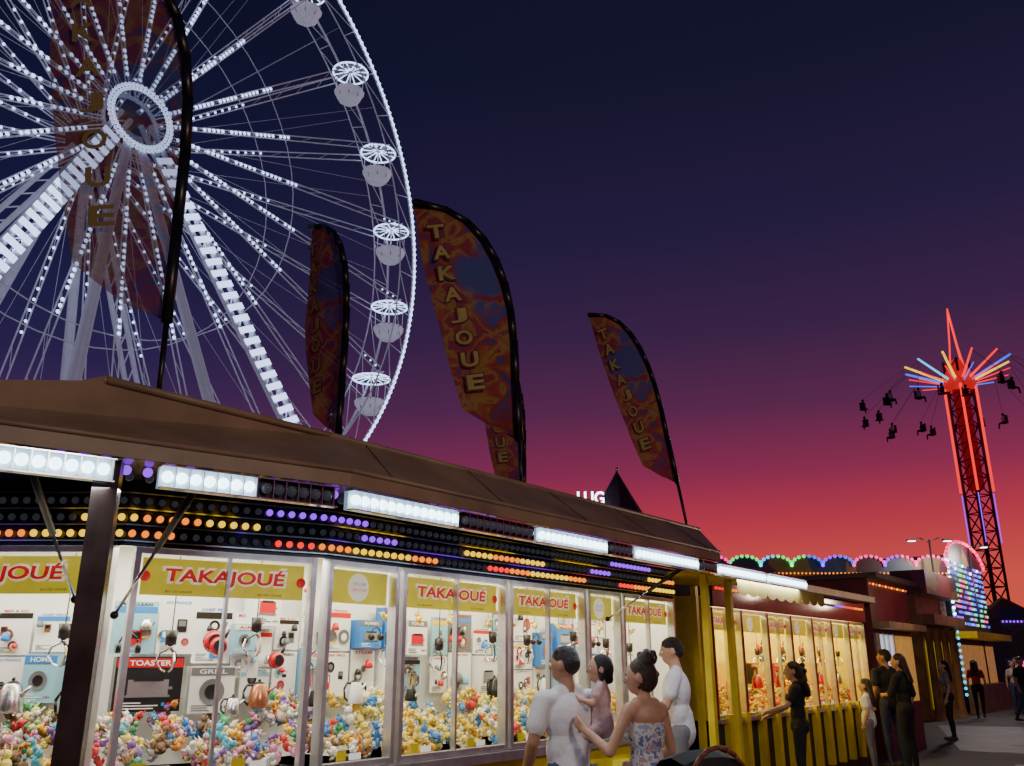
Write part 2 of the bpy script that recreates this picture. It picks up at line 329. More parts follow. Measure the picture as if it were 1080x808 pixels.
def poster(F,a,z,w,h,b=.86,kind=0):
    m=MB(); base=random.choice(['white']*5+['sky','grey']); F.box(m,a-w/2,a+w/2,b,b+.012,z,z+h,pm[base]); f=b-.002
    if random.random()<.5: F.box(m,a-w/2+.005,a+w/2-.005,f,b-.0005,z+h*.78,z+h*.90,pm[random.choice(['red','blue','black','sky','yellow'])])
    for i in range(random.randint(3,6)):
        x=a+random.uniform(-.32,.32)*w; y=z+random.uniform(.18,.72)*h; r=random.uniform(.09,.2)*min(w,h)
        c=random.choice(['red','black','grey','silver','blue','copper','black','red','sky'])
        q=random.random()
        if q<.4: m.lathe([(0,0),(r,0),(r*1.05,.001)],F.p(x,f-.001*i,y),pm[c],16,ax=-F.n); m.lathe([(0,.0016),(r*.55,.0016)],F.p(x,f-.001*i,y),pm[random.choice(['white','grey'])],16,ax=-F.n)
        elif q<.7: F.box(m,x-r*.7,x+r*.7,f-.001*i-.001,f-.001*i,y-r,y+r*.8,pm[c]); F.box(m,x-r*.5,x+r*.5,f-.001*i-.002,f-.001*i-.001,y-r*.2,y+r*.6,pm[random.choice(['grey','white','black','sky'])])
        else:
            m.lathe([(0,0),(r*.7,0),(r*.8,r*.3),(r*.6,r*1.3),(r*.2,r*1.5),(0,r*1.5)],F.p(x,f-.012-r*.7,y-r*.7),pm[c],10)
            m.tube(F.p(x+r*.7,f-.02,y-r*.4),F.p(x+r*1.1,f-.02,y+r*.4),r*.08,r*.08,pm['black'],5)
    m.text(random.choice(['MIX & GO','TURBO','STEAM','CHEF PRO','AIR CLEAN','GO FRANCE']),F.p(a,f-.002,z+h*.945),F.e,UZ,w*.7,h*.055,pm[random.choice(['red','black','blue'])],bold=.02)
    for i in range(5): F.box(m,a-w*.4,a-w*.4+w*random.uniform(.15,.55),f,f+.0015,z+h*(.04+.028*i),z+h*(.05+.028*i),pm['grey'])
    m.obj('product_poster',row=True)
names=['TOASTER','GRILL','HOME','COOK','MIXER','POWER','COFFEE']
def fillwall(F,a0,a1,seed):
    random.seed(seed); a=a0
    while a<a1-.12:
        w_=min(random.uniform(.2,.33),a1-a)
        z=1.34+random.uniform(-.02,.03)
        while z<2.02:
            h_=random.uniform(.2,.36)
            if z+h_>2.2: break
            if random.random()<.3: pbox(F,a+w_/2,z,w_*.9,h_,random.choice(['white','black','white','blue','sky']),random.choice(['red','grey','blue','white']),random.choice(names),.80,random.randint(0,3))
            else: poster(F,a+w_/2,z,w_*.95,h_,.88)
            z+=h_+.015
        a+=w_+.01
# ---------------------------------------------------------------- main stall
Q=[(.77,7.56),(2.72,5.02),(3.89,4.6),(8.78,4.6)]
L=[(-.3,5.9),(.5,4.17),(3.08,3.47),(7.6,3.47)]
T=[(1.1,8.2),(2.0,4.07),(3.4,4.05),(8.4,4.05)]
stall=empty('amusement_stall',row=True)
b=MB(); DEP=.98
B_=offs(Q,DEP); A_=offs(Q,.02)
band(b,B_,ZB-.05,B_,2.5,M['wallw']); band(b,A_,ZB-.04,B_,ZB-.04,M['wallw']); band(b,A_,2.42,B_,2.42,M['wallw'])
E=[offs(Q,.05)[-1],B_[-1]]; b.quad([(E[0].x,E[0].y,ZB),(E[1].x,E[1].y,ZB),(E[1].x,E[1].y,2.42),(E[0].x,E[0].y,2.42)],M['wallw'])
b.obj('interior_lining',stall)
b=MB(); solid(b,Q,-.07,.06,ZB-.09,ZB-.025,M['alu']); solid(b,Q,0,.05,.18,ZB-.092,M['yellow']); solid(b,Q,.03,.08,0,.178,M['dark'])
F=Fr(Q[2],Q[3])
for k in range(9): F.box(b,.25+k*.55,.5+k*.55,-.03,-.002,.3,.75,M['alu' if k%2 else 'signy'])
b.obj('counter_front',stall)
b=MB(); solid(b,Q,-.01,.06,ZT+.024,2.66,M['mirror']); b.obj('header_board',stall)
b=MB(); BB=offs(Q,2.2); A2=offs(Q,DEP+.02); band(b,A2,0,A2,2.6,M['roofdark']); band(b,BB,0,BB,2.9,M['roofdark'])
b.quad([(A2[-1].x,A2[-1].y,0),(BB[-1].x,BB[-1].y,0),(BB[-1].x,BB[-1].y,2.9),(A2[-1].x,A2[-1].y,2.9)],M['yellow'])
b.obj('trailer_body',stall)
b=MB()
def v3(p,z): return (p[0],p[1],z)
for i in range(3):
    b.quad([v3(L[i],2.575),v3(L[i+1],2.575),v3(T[i+1],2.92),v3(T[i],2.92)],M['tarp'])
    b.quad([v3(L[i],2.49),v3(L[i+1],2.49),v3(L[i+1],2.573),v3(L[i],2.573)],M['tarp'])
    b.quad([v3(L[i],2.488),v3(L[i+1],2.488),v3(Q[i+1],2.66),v3(Q[i],2.66)],M['ceil'])
b.quad([v3(L[3],2.49),v3(L[3],2.573),v3(T[3],2.92),v3(Q[3],2.66)],M['tarp'])
bk=[(1.5,9.5),(3,7.5),(4.5,6.8),(8.6,6.8)]
for i in range(3): b.quad([v3(T[i],2.921),v3(T[i+1],2.921),v3(bk[i+1],2.9),v3(bk[i],2.9)],M['roofdark'])
for i in range(3): b.tube(v3(T[i],2.925),v3(T[i+1],2.925),.022,.022,M['tarp'],8); b.tube(v3(L[i],2.575),v3(L[i+1],2.575),.014,.014,M['tarp'],8)
for k in range(5):
    s=3.4+k*1.0; s2=s+.3
    b.tube((s,3.465,2.578),(s2,4.05,2.925),.006,.006,M['tarp'],5)
b.obj('canopy_roof',stall)
b=MB()
b.box((1.99,3.90,1.245),(.11,.09,2.49),M['pill'],Matrix.Rotation(rad(-37),3,'Z')); b.box((1.99,3.90,.03),(.22,.2,.06),M['dark']); b.obj('canopy_pillar',stall)
b=MB()
for p0,p1 in [((1.62,3.95,2.5),(2.54,5.16,1.95)),((2.42,3.78,2.5),(2.66,4.92,1.86)),((7.3,3.6,2.48),(7.35,4.55,2.0))]:
    p0=V(p0);p1=V(p1);mid=p0.lerp(p1,.5); b.tube(p0,mid,.018,.018,M['black'],8); b.tube(mid,p1,.009,.009,M['chrome'],8); b.ball(p0,.03,M['black']); b.ball(p1,.025,M['black'])
b.obj('gas_struts',stall)
fr=MB();gl=MB();sg=MB()
TX='TAKAJOUÉ'
bays=[((.77,7.56),(1.78,6.245),2,TX),((1.82,6.19),(2.69,5.06),2,TX),((2.78,5.0),(3.84,4.62),2,TX),((3.92,4.6),(4.58,4.6),1,None),((4.62,4.6),(5.84,4.6),2,TX),((5.88,4.6),(7.02,4.6),2,TX),((7.06,4.6),(7.65,4.6),1,None),((7.69,4.6),(8.76,4.6),2,TX)]
FB=[]
for p0,p1,n,t in bays:
    F=Fr(p0,p1); FB.append(F); bay(fr,gl,sg,F,n,t)
fr.obj('window_frames',stall); gl.obj('window_glass',stall); sg.obj('lit_signs',stall)
yellows=[pl[10],pl[1],pl[10],pl[5]]
for i,F in enumerate(FB):
    pal={4:yellows+[pl[10],pl[2]],5:yellows+[pl[10],pl[6],pl[2],pl[0]],6:yellows+yellows+[pl[0]],7:yellows+[pl[10],pl[9]]}.get(i)
    pile(F,.06,F.w-.06,.72,1.02,1.29,int(105*F.w),pal=pal,s1=.075 if i<4 else .085)
    for k in range(bays[i][2]): claw(F,F.w*(k+.5)/bays[i][2]+random.uniform(-.08,.08),.4,random.uniform(1.78,1.9))
# prizes on the back wall, bay by bay
fillwall(FB[1],.05,.85,3); fillwall(FB[0],.2,1.5,4)
F=FB[1]; kettle(F,.35,.6,1.3,.9,'red'); kettle(F,.62,.6,1.3,.8,'silver'); kettle(F,1.1,.45,1.26,.8,'red'); 
F=FB[2]
pbox(F,.30,1.30,.42,.34,'black','red','TOASTER',.7,0); poster(F,.20,1.66,.28,.34); poster(F,.47,1.66,.24,.36); pbox(F,.72,1.28,.30,.3,'white','grey','GRILL',.74,1); poster(F,.72,1.6,.26,.38); poster(F,.96,1.5,.2,.45)
pan(F,.68,.62,1.74,.075,'red',2); pbox(F,.90,1.66,.15,.2,'sky','white','AIR',.7,1); headph(F,.08,.3,1.7,.7,'black'); kettle(F,1.0,.6,1.31,.7,'copper'); kettle(F,.80,.5,1.27,.5,'silver')
F=FB[3]; fillwall(F,.02,.66,9); blender_(F,.40,.5,1.31,.8,'black'); pan(F,.2,.7,1.62,.06,'red')
for F,k in ((FB[4],0),(FB[5],1),(FB[6],2),(FB[7],3)):
    fillwall(F,.02,F.w,20+k)
    n=max(2,int(F.w/.3))
    for i in range(n):
        a=(i+.5)*F.w/n
        if (i+k)%2==0: random.choice([kettle,blender_])(F,a,.6,1.31,.7,random.choice(['red','silver','black','white']))
        if (i+k)%3==0: headph(F,a+.05,.45,1.80,.6,random.choice(['yellow','black','red']))
    m=MB()
    for i in range(3): plush(m,F.p(F.w*(.2+.3*i),.4,1.93),.05,yellows[i%2],pl[5]); m.tube(F.p(F.w*(.2+.3*i),.4,1.96),F.p(F.w*(.2+.3*i),.4,2.4),.002,.002,M['black'],4)
    m.obj('hanging_plush_toys',row=True)
# LED strips under the lip
def strip(mb,P0,P1,z,lit,sp=.066,r=.028):
    P0=V((*P0,z));P1=V((*P1,z)); d=P1-P0; n=int(d.length/sp); e=d.normalized(); nn=V((-e.y,e.x,0))
    mb.boxf(P0+nn*.03-UZ*.052,d,nn*.03,UZ*.1,M['led_reflector_glow'] if lit else M['pill']); mb.boxf(P0-nn*.012-UZ*.056,d,nn*.045,UZ*.006,M['chrome'])
    mb.boxf(P0-nn*.012+UZ*.046,d,nn*.045,UZ*.006,M['chrome'])
    for i in range(n):
        p=P0+e*sp*(i+.5)
        mb.ball(p+nn*.004,(r,r,r),M['white_led'] if lit else M['dead_bulb_glow'],8,6)
        mb.boxf(p+e*sp/2-nn*.005-UZ*.046,e*.004,nn*.03,UZ*.09,M['chrome'])
b=MB()
LL=offs(L,.03)
def onL(i,t): return tuple(LL[i].lerp(LL[i+1],t))
for t0,t1,lit in [(0.02,.3,True),(.36,.565,True),(.64,.82,True),(.822,.98,False)]: strip(b,onL(1,t0),onL(1,t1),2.432,lit)
strip(b,onL(0,.3),onL(0,.98),2.432,True)
for s0,s1,lit in [(3.12,3.98,True),(4.02,4.78,False),(4.82,5.68,True),(5.72,6.1,False),(6.14,7.2,True),(7.24,7.58,False)]: strip(b,(s0,3.5),(s1,3.5),2.432,lit)
for s0,s1,lit in [(7.64,8.7,True),(8.8,9.86,True)]: strip(b,(s0,3.5),(s1,3.5),2.425,lit)
b.boxf((7.62,3.56,2.42),(2.3,0,0),(0,.06,0),(0,0,.09),M['dark'])
b.obj('led_light_strip',stall)
b=MB()
def rowb(z,seq,off=-.03,sp=.072,r=.022):
    q=offs(Q,off); k=0
    for i in range(3):
        d=(q[i+1]-q[i]); n=int(d.length/sp)
        for j in range(n):
            p=q[i]+d*((j+.5)/n); c=seq(k); k+=1
            if c: b.ball((p.x,p.y,z),r,M['b_'+c] if c!='off' else M['dead_bulb_glow'],8,6)
rowb(2.335,lambda k:['red','orange','yellow','yellow','orange','off','off'][(k//4)%7])
rowb(2.43,lambda k:['yellow','orange','yellow','off','off','purple','off','off'][(k//5)%8])
rowb(2.53,lambda k:'purple' if (k//11)%5==0 else 'off')
for z in (2.29,2.385,2.48,2.575):
    q0=offs(Q,-.012);q1=offs(Q,-.045); band(b,q0,z,q1,z,M['chrome']); band(b,q1,z-.004,q1,z+.004,M['chrome'])
for f,seq in ((.3,'purple'),(.62,'yellow')):
    for i in range(3):
        p0=V(L[i]).lerp(V(Q[i]),f);p1=V(L[i+1]).lerp(V(Q[i+1]),f); n=int((p1-p0).length/.1)
        for j in range(n):
            p=p0.lerp(p1,(j+.5)/n); z=2.488+(2.66-2.488)*f-.025
            b.ball((p.x,p.y,z),.025,M['b_'+seq] if (j//7)%2 else M['dead_bulb_glow'],8,6)
b.obj('coloured_bulb_rows',stall)
for i,F in enumerate(FB):
    c=F.p(F.w/2,.40,2.40); a=area('bay_lamp',rw(*c),F.w*.9,18*F.w,(1,.95,.82) if i<4 else (1,.90,.64),(0,0,RA+math.atan2(F.e.y,F.e.x)),.5)
for s,d,ln,pw in [(1.6,4.0,1.4,9),(3.6,3.6,1.2,9),(5.3,3.6,1.2,11),(7,3.6,1.2,11),(8.8,3.6,1.6,12)]:
    area('strip_lamp',rw(s,d-.12,2.36),ln,pw,(.85,.90,1),(0,0,RA),.06)
# added mast, out of view behind the camera, brightening canopy, flags and people
fm=empty('added_floodlight_mast',loc=rw(.5,-7,0),rz=RA)
b=MB(); b.tube((0,0,0),(0,0,5.6),.08,.05,M['dark']); b.box((0,0,5.6),(1.4,.08,.08),M['dark']); b.lathe([(.25,0),(.25,.05),(.1,.08)],(0,0,0),M['dark'])
for k in (-1,0,1): b.box((k*.5,.1,5.62),(.36,.12,.26),M['dark']); b.box((k*.5,.165,5.62),(.32,.01,.22),M['whitep'])
b.obj('mast',fm)
fl=area('added_flood_fill',(0,0,0),1.3,330,(1,.84,.70)); fl.location=rw(.5,-6.7,5.6)
fl.rotation_euler=(rw(5.5,4,2.0)-fl.location).to_track_quat('-Z','Y').to_euler()
# ---------------------------------------------------------------- gap and yellow pillars
b=MB()
for s,d,zt in [(8.62,4.12,2.5),(9.6,4.3,2.5),(9.95,4.9,2.5)]:
    b.boxf((s,d,0),(.07,0,0),(0,.07,0),(0,0,zt),M['yellow']); b.boxf((s-.03,d-.03,0),(.13,0,0),(0,.13,0),(0,0,.05),M['dark'])
b.boxf((8.6,4.1,2.5),(1.45,0,0),(0,.9,0),(0,0,.04),M['yellow']); b.obj('yellow_pillar_frame',row=True)
b=MB()
aw=mat('yellow_awning',(.45,.36,.08),.7,noise=.25,scale=3)
for i in range(10):
    s0=8.0+i*.24; b.quad([(s0,3.5,2.36),(s0+.24,3.5,2.36),(s0+.24,4.6,2.58),(s0,4.6,2.58)],aw)
    pts=[(s0,3.5,2.36)]+[(s0+.12-.12*math.cos(t),3.5,2.26-.05*math.sin(t)) for t in [math.pi*k/6 for k in range(7)]]+[(s0+.24,3.5,2.36)]
    b.quad(pts,aw)
b.obj('awning',row=True)
# ---------------------------------------------------------------- second stall (yellow lit)
st2=empty('amusement_stall',row=True)
Q2=[(10.4,4.95),(16.6,4.95)]
b=MB();B2=offs(Q2,.9);A3=offs(Q2,.02)
wy=mat('yellow_lining',(.8,.66,.07),.5,noise=.15)
band(b,B2,.9,B2,2.45,wy);band(b,A3,.93,B2,.93,wy);band(b,A3,2.42,B2,2.42,wy)
for s in (10.42,16.58): b.quad([(s,4.97,.93),(s,5.85,.93),(s,5.85,2.42),(s,4.97,2.42)],wy)
solid(b,Q2,-.06,.05,.9,.95,M['alu']);solid(b,Q2,0,.05,0,.898,M['dark'])
solid(b,Q2,-.06,.012,2.275,2.62,M['mirror']); solid(b,Q2,.015,2.3,2.43,2.62,M['roofdark']); b.boxf((10.35,4.7,2.622),(6.3,0,0),(0,2.5,0),(0,0,.1),M['tarp'])
for k in range(12): b.boxf((10.6+k*.5,4.86,.15),(.12,0,0),(0,.085,0),(0,0,.85),M['yellow'])
b.boxf((10.4,5.87,0),(6.2,0,0),(0,1.3,0),(0,0,2.40),M['roofdark'])
b.obj('stall_body',st2)
fr=MB();gl=MB();sg=MB(); s=10.42; F2=[]
redf=mat('red_frame',(.35,.03,.03),.4,noise=.1)
for k in range(7):
    wd=.86; F=Fr((s,4.95),(s+wd,4.95)); F2.append(F); bay(fr,gl,sg,F,1 if k%2 else 2,None if k%2 else TX,zt=2.25); s+=wd+.02
    F.box(fr,-.01,-.002,-.04,.05,.95,2.27,redf)
fr.obj('window_frames',st2);gl.obj('window_glass',st2);sg.obj('lit_signs',st2)
for i,F in enumerate(F2):
    pile(F,.06,F.w-.06,.6,1.0,1.25,40,pal=[pl[0],pl[1],pl[9],pl[10],pl[11],pl[10]])
    pbox(F,.25,1.3,.25,.3,random.choice(['yellow','black','red']),'red','POWER',.7,i)
    kettle(F,.6,.45,1.25,.8,random.choice(['red','silver','black'])); pan(F,.3,.6,1.8,.08,random.choice(['red','copper'])); pan(F,.62,.7,1.68,.07,random.choice(['red','blue']))
    claw(F,.45,.35,1.8)
area('bay_lamp',rw(12,5.35,2.40),3,60,(1,.86,.32),(0,0,RA),.5); area('bay_lamp',rw(15,5.35,2.40),3,60,(1,.78,.24),(0,0,RA),.5)
b=MB()
for k in range(60): b.ball((10.45+k*.1,4.86,2.50),.020,M['dead_bulb_glow'] if (k//5)%5==3 else M['b_'+['red','orange','yellow','red','purple'][(k//5)%5]],6,4)
b.obj('coloured_bulb_rows',st2)
for s in (11.5,14.5,18.0): point('walkway_fill',rw(s,3.7,2.75),26,(1,.76,.50),.12)  # added point lights without fittings, to brighten people before the second stall
# ---------------------------------------------------------------- further booths
mur=multi('mural_paint_glow',[(.05,.01,.015),(.02,.015,.05),(.12,.02,.02),(.03,.02,.02),(.15,.09,.03),(.02,.04,.08),(.08,.015,.04)],1.2,.5,.12)  # mural colours also emit faintly; the light is put into the paint
b=MB()
b.boxf((17.0,4.9,0),(2.6,0,0),(0,2.5,0),(0,0,3.1),mat('dark_red_panel',(.10,.015,.02),.5,noise=.3,scale=2))
b.boxf((17.0,4.6,2.2),(2.6,0,0),(0,.297,0),(0,0,.12),M['tarp'])
b.boxf((17.15,4.87,1.0),(.9,0,0),(0,.028,0),(0,0,1.1),mat('lit_window',(.8,.8,.8),.4,emis=(.7,.8,1),es=.7,noise=.1))
for k in range(4): b.boxf((17.13+k*.3,4.84,.98),(.03,0,0),(0,.06,0),(0,0,1.14),M['alu'])
b.boxf((18.3,4.86,.9),(1.1,0,0),(0,.038,0),(0,0,1.2),mat('warm_window',(.6,.4,.1),.4,emis=(1,.5,.1),es=.3,noise=.3))
b.boxf((16.9,4.7,3.101),(2.8,0,0),(0,2.8,0),(0,0,.09),M['roofdark'])
for k in range(13): b.ball((17.02+k*.2,4.86,3.0),.022,M['b_'+['red','yellow'][k%2]],6,4)
b.obj('ticket_booth',row=True)
b=MB()
wood=mat('carved_brown_front',(.30,.15,.06),.5,noise=.35,scale=3)
b.boxf((28.9,7,0),(3.9,0,0),(0,2,0),(0,0,3.6),wood)
for k in range(4):
    s0=29+k*.98; b.lathe([(.2,0),(.15,.1),(.12,.3),(.1,2.2),(.14,2.5),(.19,2.6)],(s0+.1,6.8,0),wood,10); b.quad([(s0+.25,6.97,.3),(s0+.88,6.97,.3),(s0+.88,6.97,2.1),(s0+.56,6.97,2.5),(s0+.25,6.97,2.1)],M['signy'])
b.boxf((28.8,6.5,2.7),(4.1,0,0),(0,.497,0),(0,0,.3),wood); b.boxf((28.8,6.6,3.6),(4.1,0,0),(0,1,0),(0,0,.7),mur)
b.obj('carved_booth',row=True)
b=MB()   # LED ride front
b.boxf((33.6,7,0),(6.2,0,0),(0,4,0),(0,0,5.2),M['dark'])
for i in range(24):
    for j in range(12):
        zz=2.9+j*.19; f=(i/24*6+j*.55)
        c=['blue','cyan','purple','blue','pink','green','cyan','blue'][int(f+2*math.sin(i*.5))%8]
        if random.random()<.7: b.boxf((33.7+i*.25,6.95,zz),(.14,0,0),(0,.048,0),(0,0,.08),M['white_led'] if (j>9 and i%5==0) else M['b_'+c])
for j in range(22): b.ball((33.5,6.9,.6+j*.2),.055,M['white_led'] if j>12 else M['b_cyan'],6,4)
for i in range(30):
    t=math.pi*i/29; b.ball((36.7-3.1*math.cos(t),6.9,5.15+.75*math.sin(t)),.07,M['b_'+['pink','red'][i%2]],6,4)
b.add([(36.7-3.1*math.cos(math.pi*i/16),6.99,5.1+.75*math.sin(math.pi*i/16)) for i in range(17)],[tuple(range(17))],mur)
b.boxf((33.5,6.3,2.4),(6.3,0,0),(0,.697,0),(0,0,.22),M['yellow']); b.boxf((33.8,6.94,.9),(5.6,0,0),(0,.05,0),(0,0,1.3),mat('warm_counter',(.5,.3,.1),.4,emis=(1,.45,.12),es=.25,noise=.5,scale=2)); b.boxf((33.8,6.5,0),(5.6,0,0),(0,.43,0),(0,0,.9),wood)
b.obj('ride_light_front',row=True)
b=MB(); b.boxf((20.5,8.2,0),(7.5,0,0),(0,3,0),(0,0,2.9),M['dark']); b.boxf((20.4,7.9,2.5),(7.8,0,0),(0,.297,0),(0,0,.3),wood)
for k in range(9): b.boxf((20.7+k*.82,8.16,1.0),(.66,0,0),(0,.038,0),(0,0,1.2),M['signy'])
b.obj('shooting_gallery',row=True)
# ride with scalloped light arches behind
b=MB(); cols=['purple','pink','green','green','cyan','green','green','blue','purple','blue','pink','pink','purple','pink','pink','pink']
YR=30.0
b.boxf((6.3,YR,0),(7.7,0,0),(0,4,0),(0,0,4.5),mur)
x=6.3;k=0
while x<13.9:
    wd=1.05; pts=[(x+wd/2-wd/2*math.cos(t),YR-.04,4.75+.30*math.sin(t)) for t in [math.pi*j/9 for j in range(10)]]
    b.add([(p[0],p[1],p[2]) for p in pts]+[(x+wd,YR-.04,4.45),(x,YR-.04,4.45)],[tuple(range(12))],mur)
    for j,p in enumerate(pts): b.ball((p[0],p[1]-.03,p[2]),.062,M['b_'+cols[(k+j//5)%16]],6,4)
    for j in range(8): b.ball((x+wd*(j+.5)/8,YR-.06,4.48),.035,M['b_'+['orange','red'][k%2]],6,4)
    x+=wd;k+=2
b.text('SPEED',(11.2,YR-.06,3.95),(1,0,0),UZ,2.0,.55,M['b_pink'],bold=.02,italic=.3); b.text('SPEED',(11.2,YR-.03,3.95),(1,0,0),UZ,2.14,.64,M['b_blue'],bold=.05,italic=.3)
for sx in (7.2,8.8,13.1): b.lathe([(0,0),(.4,0),(.48,.03)],(sx,YR-.01,3.9),M['b_purple'],5,ax=(0,-1,0)); b.lathe([(0,.035),(.36,.035)],(sx,YR-.01,3.9),mur,5,ax=(0,-1,0))
b.obj('fairground_ride_front')
b=MB() # pointed tent
tc_=mat('dark_tent_cloth',(.06,.025,.05),.8,noise=.3)
for k in range(8):
    a0=2*math.pi*k/8;a1=2*math.pi*(k+1)/8; prof=[(0,6.95),(.42,6.2),(.95,5.3),(1.6,4.3),(2.2,3.9),(2.2,3.5)]
    for (r0,z0),(r1,z1) in zip(prof[:-1],prof[1:]):
        b.quad([(3.05+r0*math.cos(a0),25+r0*math.sin(a0),z0),(3.05+r0*math.cos(a1),25+r0*math.sin(a1),z0),(3.05+r1*math.cos(a1),25+r1*math.sin(a1),z1),(3.05+r1*math.cos(a0),25+r1*math.sin(a0),z1)],tc_)
    b.tube((3.05+2.1*math.cos(a0),25+2.1*math.sin(a0),0),(3.05+2.1*math.cos(a0),25+2.1*math.sin(a0),3.9),.05,.05,M['steel'])
b.ball((3.05,25,6.98),.06,M['chrome']); b.obj('pointed_tent')
b=MB(); b.text('LUG',(2.2,24.2,6.0),(1,0,0),UZ,.75,.36,M['white_led'],bold=.02); b.tube((1.8,24.25,0),(1.8,24.25,5.8),.04,.04,M['steel']); b.tube((2.6,24.25,0),(2.6,24.25,5.8),.04,.04,M['steel']); b.boxf((1.7,24.23,5.75),(1.0,0,0),(0,.05,0),(0,0,.05),M['steel']); b.obj('lit_letter_sign')
for X,Y,z in [(14.0,29.5,5.55),(17.6,34,5.9)]:
    b=MB(); b.tube((0,0,0),(0,0,z),.045,.03,M['dark']); 
    for k in (-1,1): b.path([(0,0,z-.1),(k*.3,0,z+.05),(k*.5,0,z)],.02,M['dark']); b.box((k*.6,0,z-.02),(.26,.16,.05),M['dark']); b.box((k*.6,-.02,z-.055),(.22,.14,.015),M['white_led'])
    b.obj('street_lamp',loc=(X,Y,0)); point('street_lamp_light',(X+.3,Y-1.2,z-.5),260,(1,.88,.8),.2)
b=MB()
for i in range(16):
    X=18.5+i*2.6; Y=44+random.uniform(-4,10); h=random.uniform(2.6,4.4); c=random.choice(['purple','pink','blue','cyan','orange'])
    b.boxf((X,Y,0),(2.2,0,0),(0,3,0),(0,0,h),M['roofdark'])
    b.add([(X-.1,Y-.1,h),(X+2.3,Y-.1,h),(X+2.3,Y+3,h),(X-.1,Y+3,h),(X+1.1,Y+1.5,h+1.2)],[(0,1,4),(1,2,4),(2,3,4),(3,0,4)],mur)
    for j in range(12):
        b.ball((X+.1+j*.18,Y-.1,h-.1),.06,M['b_'+c],6,4)
        if j%3==0: b.boxf((X+.1+j*.17,Y-.06,1.2),(.3,0,0),(0,.05,0),(0,0,.5),M['b_'+random.choice(['purple','blue','orange','pink'])])
b.obj('distant_stalls')
# ---------------------------------------------------------------- swing ride tower
sw=empty('swing_ride',loc=(39.2,72.8,0),rz=rad(20))
b=MB(); W_=.7
lat=mat('tower_lattice',(.12,.03,.05),.5,noise=.2)
for x in (-W_,W_):
    for y in (-W_,W_): b.tube((x,y,0),(x,y,27),.12,.12,lat,6)
for k in range(18):
    z=k*1.5
    for (x0,y0),(x1,y1) in [((-W_,-W_),(W_,-W_)),((W_,-W_),(W_,W_)),((W_,W_),(-W_,W_)),((-W_,W_),(-W_,-W_))]:
        b.tube((x0,y0,z),(x1,y1,z+1.5),.06,.06,lat,5); b.tube((x0,y0,z),(x1,y1,z),.05,.05,lat,5)
b.box((0,0,1),(6,6,2),mur); b.lathe([(1.0,24.2),(1.3,24.6),(1.3,25.4),(.9,26.2),(.6,27)],(0,0,0),mat('ride_hub_red',(.5,.03,.03),.4,emis=(1,.03,.03),es=.5),10)
b.box((0,0,20),(.9,.9,9),mat('tower_core',(.25,.02,.03),.5,emis=(.8,.02,.03),es=.15))
b.obj('tower',sw)
b=MB()
for x in (-W_,W_):
    for y in (-W_,W_): b.tube((x*1.25,y*1.25,15.3),(x*1.25,y*1.25,24.6),.12,.12,M['b_red'],6); b.tube((x*1.2,y*1.2,11),(x*1.2,y*1.2,15.1),.05,.05,M['b_purple'],6)
for k in range(4):
    t=math.pi/2*k; b.path([(math.cos(t)*.8,math.sin(t)*.8,26),(math.cos(t)*.4,math.sin(t)*.4,28.5),(0,0,32)],.08,M['b_red'],6)
b.obj('neon_tubes',sw)
b=MB(); ch=MB(); nA=12
rs=mat('rider_shirt',(.5,.5,.55),.7)
for k in range(nA):
    t=2*math.pi*k/nA; d=V((math.cos(t),math.sin(t),0)); c=['b_cyan','b_yellow','b_red','b_red','b_blue','b_yellow'][k%6]
    b.tube(d*1.2+UZ*25.2,d*4.3+UZ*26.7,.11,.09,M[c],6); b.tube(d*1.4+UZ*24.9,d*4.1+UZ*25.5,.05,.05,M[['b_blue','b_red','b_red','b_red'][k%4]],6)
    for rr,tt in ((8.3,t+.05),(6.8,t+.26)):
        dd=V((math.cos(tt),math.sin(tt),0)); q=dd*rr+UZ*(22.4+.45*math.sin(3*t)); tip=d*4.2+UZ*26.6
        ch.tube(tip,q+UZ*.9,.012,.012,M['dark'],4)
        sd=V((-dd.y,dd.x,0))
        ch.box(q,(.55,.5,.08),M['black']); ch.box(q-sd*.25+UZ*.35,(.5,.08,.7),M['black'],Matrix.Rotation(tt,3,'Z'))
        ch.ball(q+UZ*.35,(.2,.18,.34),rs if k%3==0 else M['black'],6,5); ch.ball(q+UZ*.8,.13,M['dark'],6,5)
        ch.tube(q+UZ*.1,q+sd*.45,.1,.08,M['dark'],5); ch.tube(q+sd*.45,q+sd*.5-UZ*.45,.08,.06,M['dark'],5)
        for e in (-.25,.25): ch.tube(q+UZ*.9,q+dd*e,.012,.012,M['dark'],4)
b.obj('neon_arms',sw); ch.obj('swing_chairs',sw)
# ---------------------------------------------------------------- ferris wheel
HUB=V((-18.26-1.15,36.15+.57,26.1)); wa=rad(55)
fw=empty('ferris_wheel',loc=HUB,rz=wa)
NG=23; R0=20.9; R1=19.6; ph=rad(9.5)
b=MB(); led=MB()
def ring(mb,R,y,r,m,n=96,seg=6):
    P=[V((R*math.cos(2*math.pi*i/n),y,R*math.sin(2*math.pi*i/n))) for i in range(n+1)]
    mb.path(P,r,m,seg)
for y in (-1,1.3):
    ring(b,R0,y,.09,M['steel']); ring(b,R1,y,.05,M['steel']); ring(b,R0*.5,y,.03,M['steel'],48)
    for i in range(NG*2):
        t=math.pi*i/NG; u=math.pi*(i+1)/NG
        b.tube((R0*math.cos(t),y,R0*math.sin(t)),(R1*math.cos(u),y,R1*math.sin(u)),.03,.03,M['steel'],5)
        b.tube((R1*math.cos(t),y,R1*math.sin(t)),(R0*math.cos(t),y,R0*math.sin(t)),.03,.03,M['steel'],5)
n=330
